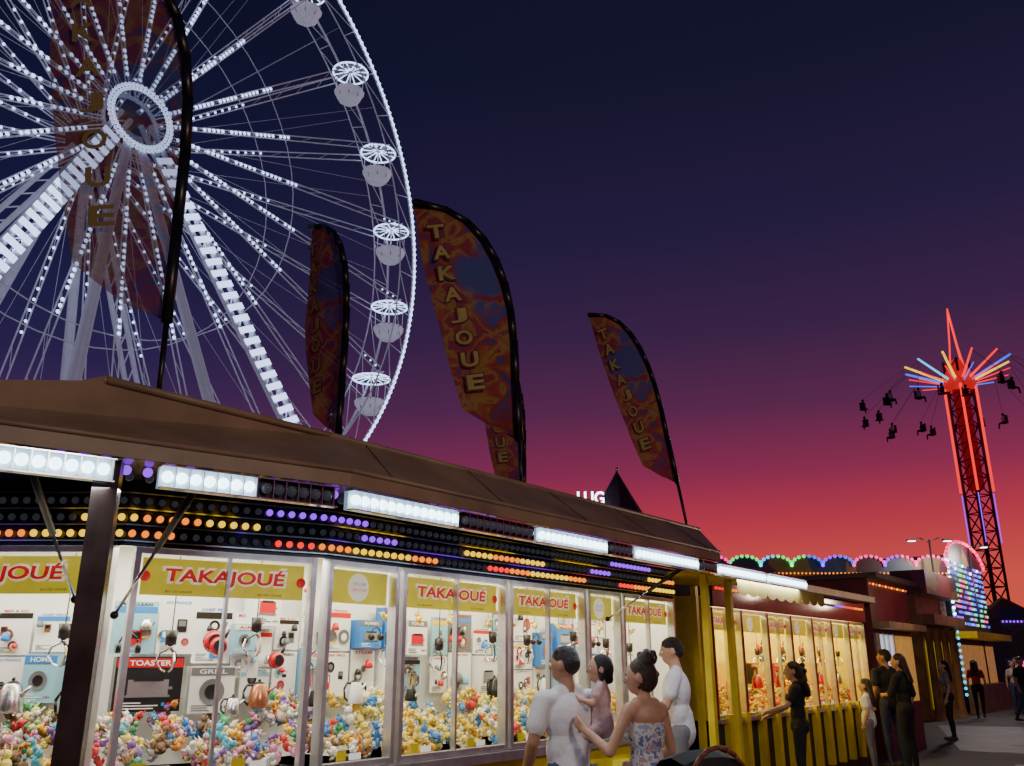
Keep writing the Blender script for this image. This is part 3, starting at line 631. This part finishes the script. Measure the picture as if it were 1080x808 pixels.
for i in range(n):
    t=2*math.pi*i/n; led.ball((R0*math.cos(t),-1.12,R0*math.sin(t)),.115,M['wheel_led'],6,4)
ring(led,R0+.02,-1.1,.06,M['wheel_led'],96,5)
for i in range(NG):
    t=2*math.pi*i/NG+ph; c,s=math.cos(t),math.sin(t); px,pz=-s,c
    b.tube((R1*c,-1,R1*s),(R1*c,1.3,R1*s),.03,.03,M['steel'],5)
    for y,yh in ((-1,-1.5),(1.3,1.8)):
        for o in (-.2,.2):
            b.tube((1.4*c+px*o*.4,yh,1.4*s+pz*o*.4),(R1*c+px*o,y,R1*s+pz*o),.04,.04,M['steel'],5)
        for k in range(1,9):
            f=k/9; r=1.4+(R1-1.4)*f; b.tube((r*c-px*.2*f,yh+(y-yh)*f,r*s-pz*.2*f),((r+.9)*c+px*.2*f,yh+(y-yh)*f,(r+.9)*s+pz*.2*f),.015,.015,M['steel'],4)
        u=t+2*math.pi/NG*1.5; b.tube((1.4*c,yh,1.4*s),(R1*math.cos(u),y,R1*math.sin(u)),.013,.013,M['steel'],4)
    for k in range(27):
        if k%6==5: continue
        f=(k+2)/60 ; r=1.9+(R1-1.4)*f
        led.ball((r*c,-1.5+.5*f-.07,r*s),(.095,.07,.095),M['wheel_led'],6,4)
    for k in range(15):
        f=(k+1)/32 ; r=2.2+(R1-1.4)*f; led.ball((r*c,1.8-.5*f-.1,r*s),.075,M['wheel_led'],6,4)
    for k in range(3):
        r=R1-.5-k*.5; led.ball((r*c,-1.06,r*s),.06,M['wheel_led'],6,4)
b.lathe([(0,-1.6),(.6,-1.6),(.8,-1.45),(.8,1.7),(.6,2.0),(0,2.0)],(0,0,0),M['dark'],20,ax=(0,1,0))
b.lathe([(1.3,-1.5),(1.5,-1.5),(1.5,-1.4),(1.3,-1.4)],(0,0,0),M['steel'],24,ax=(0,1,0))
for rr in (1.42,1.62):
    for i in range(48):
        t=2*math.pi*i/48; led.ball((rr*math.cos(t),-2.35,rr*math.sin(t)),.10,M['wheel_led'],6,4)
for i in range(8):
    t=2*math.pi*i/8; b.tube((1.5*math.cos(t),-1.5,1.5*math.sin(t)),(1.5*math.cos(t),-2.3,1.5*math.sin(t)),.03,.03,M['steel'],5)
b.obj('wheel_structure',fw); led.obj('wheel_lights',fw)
b=MB();led=MB()
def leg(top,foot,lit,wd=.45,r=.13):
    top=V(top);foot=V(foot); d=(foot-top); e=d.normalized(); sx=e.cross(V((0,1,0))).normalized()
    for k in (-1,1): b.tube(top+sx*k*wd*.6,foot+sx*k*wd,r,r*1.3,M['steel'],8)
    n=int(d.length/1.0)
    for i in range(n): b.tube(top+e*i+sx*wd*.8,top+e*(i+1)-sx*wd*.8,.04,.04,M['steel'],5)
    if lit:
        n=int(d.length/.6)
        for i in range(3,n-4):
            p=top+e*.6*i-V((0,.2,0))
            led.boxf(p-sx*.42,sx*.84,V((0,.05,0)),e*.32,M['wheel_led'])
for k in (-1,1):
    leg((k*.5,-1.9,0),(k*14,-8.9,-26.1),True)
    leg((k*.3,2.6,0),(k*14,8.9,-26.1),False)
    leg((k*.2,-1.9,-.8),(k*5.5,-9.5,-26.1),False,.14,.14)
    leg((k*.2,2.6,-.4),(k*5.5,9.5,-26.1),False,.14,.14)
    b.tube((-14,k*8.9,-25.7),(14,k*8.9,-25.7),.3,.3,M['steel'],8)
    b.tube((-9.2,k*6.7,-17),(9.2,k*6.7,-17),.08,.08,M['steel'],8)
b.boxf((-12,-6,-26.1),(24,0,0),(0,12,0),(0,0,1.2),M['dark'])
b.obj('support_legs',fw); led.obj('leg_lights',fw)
gw=mat('gondola_white_glow',(.7,.7,.74),.35,noise=.06,emis=(.6,.6,.8),es=.30)  # white shell with glow mixed into its colour; no lamp inside
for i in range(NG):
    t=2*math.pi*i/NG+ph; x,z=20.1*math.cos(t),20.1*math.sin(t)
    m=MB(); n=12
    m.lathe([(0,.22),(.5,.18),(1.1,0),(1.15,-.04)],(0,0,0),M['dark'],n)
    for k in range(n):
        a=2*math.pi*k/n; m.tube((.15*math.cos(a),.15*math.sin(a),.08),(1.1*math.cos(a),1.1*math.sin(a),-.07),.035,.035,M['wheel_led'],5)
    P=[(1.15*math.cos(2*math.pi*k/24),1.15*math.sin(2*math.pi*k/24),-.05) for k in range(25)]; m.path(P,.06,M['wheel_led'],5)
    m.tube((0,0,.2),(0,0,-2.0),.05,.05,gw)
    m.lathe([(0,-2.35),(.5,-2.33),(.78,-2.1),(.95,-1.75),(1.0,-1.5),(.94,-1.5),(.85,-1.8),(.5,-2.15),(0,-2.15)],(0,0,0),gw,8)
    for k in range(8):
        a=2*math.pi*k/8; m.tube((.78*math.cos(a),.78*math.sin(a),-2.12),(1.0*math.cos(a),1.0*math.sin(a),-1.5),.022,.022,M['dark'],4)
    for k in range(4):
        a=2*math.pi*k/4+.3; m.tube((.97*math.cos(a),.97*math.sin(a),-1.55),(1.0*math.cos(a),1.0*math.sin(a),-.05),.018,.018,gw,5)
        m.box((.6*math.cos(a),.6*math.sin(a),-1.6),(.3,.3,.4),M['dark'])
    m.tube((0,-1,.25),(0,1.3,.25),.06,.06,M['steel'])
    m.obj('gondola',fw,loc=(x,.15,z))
# ---------------------------------------------------------------- feather flags
def clothmat(name,alpha,k=.5):
    m=bpy.data.materials.new(name); m.use_nodes=True; nt=m.node_tree; N=nt.nodes; L_=nt.links.new
    bs=N['Principled BSDF']; bs.inputs['Roughness'].default_value=.8
    tc=N.new('ShaderNodeTexCoord'); n=N.new('ShaderNodeTexNoise'); n.inputs['Scale'].default_value=3.4; n.inputs['Detail'].default_value=4; n.inputs['Distortion'].default_value=1.4
    L_(tc.outputs['Object'],n.inputs['Vector'])
    r=N.new('ShaderNodeValToRGB'); cr=r.color_ramp
    for p,c in [(.36,(.10,.12,.40)),(.42,(.55,.05,.06)),(.49,(.60,.20,.05)),(.545,(.62,.42,.08)),(.60,(.50,.06,.07))]:
        e=cr.elements.new(p); e.color=(*[q*k for q in c],1)
    cr.elements[0].color=(.12*k,.05*k,.25*k,1); cr.elements[-1].color=(.14*k,.10*k,.35*k,1)
    L_(n.outputs['Fac'],r.inputs['Fac'])
    mp=N.new('ShaderNodeMapping'); mp.inputs['Location'].default_value=(.28,0,-1.15); mp.inputs['Scale'].default_value=(1.2,1,.75)
    L_(tc.outputs['Object'],mp.inputs['Vector']); ln=N.new('ShaderNodeVectorMath'); ln.operation='LENGTH'; L_(mp.outputs[0],ln.inputs[0])
    ad=N.new('ShaderNodeMath'); ad.operation='MULTIPLY_ADD'; L_(n.outputs['Fac'],ad.inputs[0]); ad.inputs[1].default_value=.9; 
    sub=N.new('ShaderNodeMath'); sub.operation='SUBTRACT'; L_(ln.outputs['Value'],sub.inputs[0]); sub.inputs[1].default_value=.38; L_(sub.outputs[0],ad.inputs[2])
    r2=N.new('ShaderNodeValToRGB'); r2.color_ramp.elements[0].position=.26; r2.color_ramp.elements[0].color=(1,1,1,1); r2.color_ramp.elements[1].position=.38; r2.color_ramp.elements[1].color=(0,0,0,1)
    L_(ad.outputs[0],r2.inputs['Fac'])
    mx=N.new('ShaderNodeMixRGB'); L_(r2.outputs[0],mx.inputs[0]); L_(r.outputs[0],mx.inputs[1]); mx.inputs[2].default_value=(.13*k,.16*k,.52*k,1)
    tr=N.new('ShaderNodeBsdfTranslucent'); tp=N.new('ShaderNodeBsdfTransparent'); m1=N.new('ShaderNodeMixShader'); m2=N.new('ShaderNodeMixShader')
    L_(mx.outputs[0],bs.inputs['Base Color']); L_(mx.outputs[0],tr.inputs[0]); m1.inputs[0].default_value=.3; L_(bs.outputs[0],m1.inputs[1]); L_(tr.outputs[0],m1.inputs[2])
    m2.inputs[0].default_value=alpha; L_(m1.outputs[0],m2.inputs[1]); L_(tp.outputs[0],m2.inputs[2]); L_(m2.outputs[0],N['Material Output'].inputs[0])
    return m
cl=clothmat('printed_flag_cloth',.05,.62); cl1=clothmat('thin_flag_cloth',.30,.50)
letm=mat('flag_lettering',(.38,.30,.08),.7,noise=.2); letr=mat('flag_lettering_edge',(.10,.01,.02),.7); letd=mat('flag_lettering_faded',(.26,.19,.06),.8)
polec=[(0,0),(0,.5),(0,.9),(-.015,1.2),(-.05,1.45),(-.11,1.68),(-.2,1.88),(-.33,2.05),(-.5,2.17),(-.74,2.24)]
inner=[(-.42,.28),(-.50,.6),(-.56,.9),(-.61,1.15),(-.655,1.4),(-.69,1.62),(-.715,1.8),(-.73,1.95),(-.74,2.1),(-.76,2.22)]
def flag(X,Y,z0,rz,lean=0,wd=1,mt=cl,zbase=2.9,h=1,pr=.028,ls=.135,lm=None,edge=True):
    m=MB(); nc=7; vs=[];fs=[]
    rows=[((0,0),(-.2,.1))]+list(zip(polec,inner))
    for i,(p,q) in enumerate(rows):
        for j in range(nc):
            t=j/(nc-1); x=(p[0]+(q[0]-p[0])*t)*wd; z=(p[1]+(q[1]-p[1])*t)*h
            if i==0: z=.02+.1*t
            vs.append((x,.035*math.sin(t*3+i*.55)*t+.015*math.sin(i*1.3),z))
    for i in range(len(rows)-1):
        for j in range(nc-1): fs.append((i*nc+j,i*nc+j+1,(i+1)*nc+j+1,(i+1)*nc+j))
    m.add(vs,fs,mt,True)
    for a,c in zip(polec[:-1],polec[1:]):
        A=V((a[0]*wd,0,a[1]*h));C=V((c[0]*wd,0,c[1]*h)); m.tube(A,C,pr,pr,M['black'],8); m.ball(C,pr,M['black'],8,5)
    m.tube((0,0,zbase-z0),(0,0,.02),.015,.018,M['black'],8); m.box((0,0,zbase-z0),(.14,.14,.04),M['dark'])
    for k,chh in enumerate('TAKAJOUE'):
        t=k/7.; z=1.93-1.42*t; xl=-.585+.27*t
        m.text(chh,(xl*wd,-.050,z*h),(1,0,.12),(-.12,0,1),ls*wd,ls*h,lm or letm,bold=.03)
        if edge: m.text(chh,(xl*wd,-.047,z*h),(1,0,.12),(-.12,0,1),(ls+.02)*wd,(ls+.02)*h,letr,bold=.08)
    o=m.obj('feather_flag',loc=(X,Y,z0)); o.rotation_euler=(0,lean,rz); return o
flag(-1.97,4.63,3.45,rad(6),rad(-1),1.32,cl1,h=1.25,pr=.034,ls=.11,lm=letd,edge=False)
flag(-1.50,7.3,3.45,rad(-42),rad(1),.95,pr=.034)
flag(.06,7.2,3.4,rad(8),rad(-3),1.12,pr=.040)
flag(.17,11.7,3.75,rad(15),0,1)
flag(1.84,9.57,3.5,rad(-15),rad(-9),.8)
# ---------------------------------------------------------------- people
skin=mat('skin',(.56,.31,.20),.5,noise=.08,scale=15); skin2=mat('skin_tan',(.42,.22,.13),.5,noise=.15,scale=25)
hairb=mat('black_hair',(.012,.009,.008),.45,noise=.5,scale=60,bump=1,bscale=120); hairbr=mat('brown_hair',(.05,.028,.016),.45,noise=.5,scale=60,bump=1,bscale=120)
shoe=mat('shoes',(.05,.05,.05),.6); lips=mat('lips',(.35,.10,.09),.5)
denim=mat('denim',(.05,.07,.13),.8,noise=.2,scale=20); blackc=mat('black_cloth',(.018,.018,.02),.85,noise=.3,scale=8,bump=.4,bscale=25)
tee=mat('white_cotton',(.78,.78,.79),.85,noise=.08,scale=4,bump=1,bscale=7)
pinkc=mat('pink_cloth',(.6,.42,.42),.85,bump=.6,bscale=15,noise=.1)
floral=multi('floral_cloth',[(.7,.7,.72),(.66,.68,.72),(.15,.2,.4),(.72,.7,.7),(.35,.4,.55),(.7,.7,.7),(.55,.3,.35)],22,.8)
redc=mat('red_cloth',(.4,.03,.03),.8,noise=.1); greyc=mat('grey_cloth',(.2,.2,.22),.8,noise=.1)
def hand(P,wr,f,pn,side,curl,sc):
    f=f.normalized(); pn=(pn-f*pn.dot(f)).normalized(); sd=f.cross(pn)*side
    for i,(o,ln) in enumerate([(-.030,.060),(-.010,.072),(.011,.068),(.030,.054)]):
        k=wr+f*.085+sd*o; P.append(('c',wr+f*.005+sd*o*.55,k,.015,.012,'skin'))
        d1=(f*math.cos(curl)+pn*math.sin(curl)); d2=(f*math.cos(curl*2.1)+pn*math.sin(curl*2.1))
        k2=k+d1*ln*.55; P.append(('c',k,k2,.0105,.009,'skin')); P.append(('c',k2,k2+d2*ln*.5,.009,.0075,'skin'))
    a=wr+f*.025-sd*.028; b_=a+(f*.6-sd*.6+pn*.4).normalized()*.042; P.append(('c',a,b_,.013,.011,'skin')); P.append(('c',b_,b_+(f*.85-sd*.2+pn*.4).normalized()*.032,.011,.008,'skin'))
def person(name,loc,yaw,h,top,bottom,sk=None,hair=None,style='short',head_yaw=0,head_tilt=0,arms=None,legs=None,sleeve=.55,vox=.012,hs=1,female=False,dress=False,shorts=False,bare=False,hdrop=.028):
    sk=sk or skin; hair=hair or hairb; arms=arms or {}; legs=legs or {}
    P=[]; fw_=.92 if female else 1.0; sw=.175*fw_ if female else .195
    loose=0 if female else .016
    P+= [('e',V((0,.005,1.27)),V((.165*fw_+loose,.112+loose,.19)),None,'top'),('e',V((0,0,1.07)),V((.135*fw_+loose*1.6,.098+loose,.20)),None,'top'),('e',V((0,-.01,.93)),V((.172,.122,.13)),None,'bottom' if not dress else 'top')]
    if not female: P.append(('c',V((0,0,1.05)),V((0,0,.93)),.135,.15,'top'))
    P.append(('c',V((-sw+.03,0,1.39)),V((sw-.03,0,1.39)),.062,.062,'top' if not bare else 'skin')); P.append(('c',V((-.07,-.005,1.43)),V((.07,-.005,1.43)),.052,.052,'top' if not bare else 'skin'))
    P.append(('c',V((0,-.01,1.40)),V((0,.012,1.54-hdrop)),.060 if not female else .050,.052 if not female else .045,'skin'))
    if bare: P.append(('e',V((0,-.01,1.355)),V((.15,.102,.085)),None,'skin'))
    if female: 
        for k in (-1,1): P.append(('e',V((k*.075,.085,1.27)),V((.07,.06,.07)),None,'top'))
    Rh=Matrix.Rotation(head_yaw,3,'Z')@Matrix.Rotation(head_tilt,3,'X'); nk=V((0,0,1.53-hdrop))
    def H(x,y,z): return nk+Rh@(V((x,y,z-1.53))*hs)
    def he(x,y,z,a,b,c,l): P.append(('e',H(x,y,z),V((a,b,c))*hs,Rh,l))
    he(0,.015,1.645,.074,.094,.105,'skin'); he(0,.045,1.585,.052,.062,.058,'skin'); he(0,.118,1.625,.013,.016,.02,'skin'); P.append(('c',H(0,.105,1.66),H(0,.122,1.625),.009,.012,'skin'))
    he(0,.098,1.583,.024,.012,.009,'lips')
    for k in (-1,1): he(k*.079,.005,1.63,.013,.021,.034,'skin')
    if style!='short': he(0,-.012,1.675,.081,.097,.092,'hair'); he(0,-.03,1.64,.083,.088,.11,'hair')
    else:
        he(0,.0,1.680,.077,.097,.084,'hair'); he(0,-.032,1.645,.075,.075,.080,'hair')
        for i in range(26): a_=random.uniform(0,6.28); rr_=random.uniform(0,.065); he(rr_*math.cos(a_),rr_*1.2*math.sin(a_),1.748-rr_*.35,.018,.018,.018,'hair')
    if style=='bun':
        for i in range(20): a_=random.uniform(0,6.28); he(.048*math.cos(a_),-.065+.045*math.sin(a_),1.765+random.uniform(-.035,.03),.028,.028,.026,'hair')
        for i in range(14): he(random.uniform(-.075,.075),random.uniform(-.11,.02),random.uniform(1.58,1.75),.028,.028,.028,'hair')
    if style=='bob':
        for k in (-1,1): P.append(('c',H(k*.062,.02,1.68),H(k*.075,-.0,1.56),.032,.03,'hair'))
        P.append(('c',H(0,-.06,1.68),H(0,-.075,1.55),.06,.05,'hair'))
    if style in('long','curly'):
        ln=1.33 if style=='long' else 1.36; w_=.04 if style=='long' else .055
        for k in (-.06,-.02,.03,.065): P.append(('c',H(k,-.06,1.68),H(k*1.5,-.115,ln+random.uniform(-.03,.03)),.045,w_*.8,'hair'))
        if style=='curly':
            for i in range(26): he(random.uniform(-.11,.11),random.uniform(-.15,-.06),random.uniform(1.36,1.72),.034,.034,.034,'hair')
    for k,n in ((-1,'L'),(1,'R')):
        kn,an=legs.get(n,((k*.10,.02,.50),(k*.105,-.015,.09))); hp=V((k*.088,0,.90));kn=V(kn);an=V(an)
        lab='bottom' if not(dress) else 'skin'
        P.append(('c',hp,kn,.09,.06,lab)); low='skin' if (shorts or dress) else 'bottom'
        if shorts: P.append(('c',kn+(hp-kn)*.1,hp,.078,.1,'bottom'))
        P.append(('c',kn,kn.lerp(an,.35)+V((0,-.012,0)),.056,.058,low)); P.append(('c',kn.lerp(an,.35)+V((0,-.012,0)),an,.058,.038,low))
        P.append(('c',an+V((0,-.03,-.045)),an+V((k*.01,.15,-.055)),.042,.034,'shoe')); P.append(('c',an+V((k*.01,.13,-.055)),an+V((k*.015,.19,-.058)),.036,.03,'shoe'))
    if dress:
        P.append(('c',V((0,0,.95)),V((0,0,.62)),.15,.21,'top'))
    for k,n in ((-1,'L'),(1,'R')):
        el,wr,pn,curl=arms.get(n,((k*.235,-.03,1.13),(k*.245,.06,.90),(-k,0,0),.35)); sh=V((k*sw,0,1.385));el=V(el);wr=V(wr)
        P.append(('c',sh,el,.052 if not female else .042,.041 if not female else .033,'skin')); P.append(('c',el,el.lerp(wr,.3),.041 if not female else .033,.043 if not female else .034,'skin')); P.append(('c',el.lerp(wr,.3),wr,.042 if not female else .033,.027,'skin'))
        if sleeve>0: P.append(('c',sh,sh.lerp(el,sleeve),.064,.068 if not female else .056,'top'))
        hand(P,wr,(wr-el),V(pn),k,curl,1)
    S=h/1.73
    mb=MB()
    for p in P:
        if p[0]=='e': mb.ball(p[1],tuple(p[2]),M['black'],16,12,p[3])
        else:
            _,a,b2,r0,r1,l=p; mb.tube(a,b2,r0,r1,M['black'],14); mb.ball(a,r0,M['black'],14,10); mb.ball(b2,r1,M['black'],14,10)
    o=mb.obj(name); md=o.modifiers.new('r','REMESH'); md.mode='VOXEL'; md.voxel_size=vox
    ms=o.modifiers.new('s','SMOOTH'); ms.iterations=4 if vox<.01 else 2; ms.factor=.5
    dg=bpy.context.evaluated_depsgraph_get(); dg.update(); me=bpy.data.meshes.new_from_object(o.evaluated_get(dg))
    nf=len(me.polygons); C=np.empty(nf*3); me.polygons.foreach_get('center',C); C=C.reshape(-1,3)
    best=np.full(nf,1e9); lab=np.zeros(nf,int); labs=['top','bottom','skin','hair','shoe','lips']
    for p in P:
        if p[0]=='e':
            q=C-np.array(p[1]); 
            if p[3]: q=q@np.array(p[3])
            r=np.array(p[2]); nrm=np.linalg.norm(q/r,axis=1); d=(nrm-1)*np.linalg.norm(q,axis=1)/np.maximum(nrm,1e-6)
        else:
            a=np.array(p[1]);ab=np.array(p[2])-a; t=np.clip(((C-a)@ab)/(ab@ab),0,1); d=np.linalg.norm(C-a-t[:,None]*ab,axis=1)-(p[3]+(p[4]-p[3])*t)
        k=d<best; best[k]=d[k]; lab[k]=labs.index(p[5] if p[0]=='c' else p[4])
    me.materials.clear()
    for m_ in (top,bottom,sk,hair,shoe,lips): me.materials.append(m_)
    me.polygons.foreach_set('material_index',lab.astype(np.int32)); me.polygons.foreach_set('use_smooth',np.ones(nf,bool)); 
    old=o.data; o.modifiers.clear(); o.data=me; bpy.data.meshes.remove(old)
    o.location=loc; o.rotation_euler=(0,0,yaw); o.scale=(S,S,S)
    e=MB()
    ew=bpy.data.materials.get('eye_white') or mat('eye_white',(.8,.8,.78),.3); ei=bpy.data.materials.get('eye_iris') or mat('eye_iris',(.03,.015,.01),.2)
    for k in (-1,1): e.ball(H(k*.032,.094,1.643),.0125*hs,ew,10,8); e.ball(H(k*.032,.1035,1.643),.006*hs,ei,8,6); e.ball(H(k*.033,.1,1.667),(.02*hs,.006,.004),hair,8,6,Rh)
    e.obj('eyes',o)
    return o
person('man',(.37,6.2,0),rad(28),1.71,tee,denim,skin2,hairb,'short',rad(35),rad(-4),
   arms={'R':((.26,.06,1.13),(.13,.27,1.16),(0,0,1),.5),'L':((-.27,.0,1.12),(-.24,.16,.90),(1,0,0),.5)},vox=.009,sleeve=.6)
person('toddler',(.60,6.22,.70),rad(80),.93,pinkc,pinkc,skin,hairb,'bob',rad(10),0,
   arms={'L':((-.27,.08,1.2),(-.22,.25,1.25),(1,0,0),.4),'R':((.25,.1,1.2),(.2,.28,1.2),(-1,0,0),.4)},
   legs={'L':((-.14,.28,.82),(-.16,.30,.45)),'R':((.14,.28,.82),(.16,.30,.45))},hs=1.45,vox=.014,sleeve=.5,hdrop=.085)
person('woman',(.85,5.95,0),rad(35),1.63,floral,floral,skin,hairbr,'bun',rad(38),rad(-8),
   arms={'L':((-.30,.03,1.14),(-.33,.24,1.27),(1,0,0),.45),'R':((.23,.0,1.13),(.14,.2,1.05),(-1,0,0),.5)},female=True,dress=True,bare=True,sleeve=0,vox=.009)
person('man',(1.56,8.75,0),rad(75),1.84,tee,greyc,skin,hairb,'short',rad(5),rad(-10),arms={'L':((-.25,.08,1.15),(-.12,.32,1.12),(0,0,-1),.4)},vox=.011)
person('woman',(3.50,11.4,0),rad(75),1.62,blackc,blackc,skin,hairb,'curly',rad(5),rad(-8),arms={'L':((-.24,.14,1.18),(-.2,.40,1.10),(0,0,-1),.3),'R':((.22,.12,1.16),(.2,.36,1.05),(0,0,-1),.3)},female=True,sleeve=.6)
person('child',(5.62,14.7,0),rad(60),1.34,tee,greyc,skin,hairbr,'long',0,0,hs=1.15,sleeve=.6,vox=.014)
person('woman',(6.0,14.2,0),rad(40),1.74,blackc,blackc,skin,hairb,'long',rad(20),rad(-5),female=True,sleeve=.95,vox=.014,arms={'L':((-.23,.08,1.14),(-.1,.26,1.12),(1,0,0),.6)})
person('man',(6.15,15.1,0),rad(10),1.82,blackc,denim,skin2,hairb,'short',rad(40),0,sleeve=.6,vox=.014)
W1={'L':((-.1,.18,.52),(-.1,.22,.1)),'R':((.1,-.05,.5),(.1,-.28,.14))}
person('woman',(14.1,28,0),rad(-30),1.70,redc,blackc,skin,hairbr,'long',0,0,female=True,sleeve=.6,vox=.016,legs=W1)
person('man',(14.3,30,0),rad(20),1.82,greyc,denim,skin2,hairb,'short',0,0,vox=.016)
person('man',(14.4,26,0),rad(200),1.78,blackc,denim,skin2,hairb,'short',0,0,vox=.016,legs=W1)
person('woman',(16.9,31,0),rad(160),1.68,pinkc,denim,skin,hairb,'long',0,0,female=True,vox=.018)
person('man',(17.6,32,0),rad(120),1.80,tee,denim,skin,hairbr,'short',0,0,vox=.018,legs=W1)
person('woman',(9.6,20.4,0),rad(70),1.66,greyc,blackc,skin,hairb,'long',0,0,female=True,vox=.016)
# pushchair
b=MB(); hood=mat('pushchair_hood',(.02,.018,.018),.7,noise=.2); brn=mat('pushchair_trim',(.22,.07,.03),.5)
for k in range(7):
    a0=math.pi*k/7-.2;a1=math.pi*(k+1)/7-.2
    for j in range(6):
        t0=-.9+1.8*j/6;t1=-.9+1.8*(j+1)/6
        f=lambda a,t:(.24*math.sin(t)*1.1, .26*math.cos(a)*math.cos(t*.5), .82+.30*math.sin(a)*math.cos(t*.55))
        b.add([f(a0,t0),f(a1,t0),f(a1,t1),f(a0,t1)],[(0,1,2,3)],hood,True)
b.path([(.25*math.cos(t),-.15,.80+.34*math.sin(t)) for t in [math.pi*i/12 for i in range(13)]],.014,brn,8)
b.path([(-.22,-.15,.8),(-.24,.1,.45),(-.26,.38,.12)],.014,M['alu'],8); b.path([(.22,-.15,.8),(.24,.1,.45),(.26,.38,.12)],.014,M['alu'],8)
b.path([(-.22,.3,.75),(-.25,0,.45),(-.27,-.32,.12)],.014,M['alu'],8); b.path([(.22,.3,.75),(.25,0,.45),(.27,-.32,.12)],.014,M['alu'],8)
b.path([(-.22,-.2,.85),(-.22,-.45,1.0),(.22,-.45,1.0),(.22,-.2,.85)],.014,M['black'],8)
b.box((0,.05,.5),(.4,.4,.06),hood); b.box((0,-.14,.72),(.4,.06,.45),hood,Matrix.Rotation(.25,3,'X')); b.box((0,.3,.3),(.36,.14,.04),hood)
for x in (-.28,.28):
    for y,r in ((.38,.09),(-.32,.12)):
        b.lathe([(r-.02,-.02),(r,-.015),(r,.015),(r-.02,.02),(r-.02,-.02)],(x,y,r),M['black'],18,ax=(1,0,0)); b.lathe([(0,.0),(r-.02,.006)],(x,y,r),M['alu'],12,ax=(1,0,0))
b.obj('pushchair',loc=(1.05,5.3,.02),rz=rad(30))
print('done')
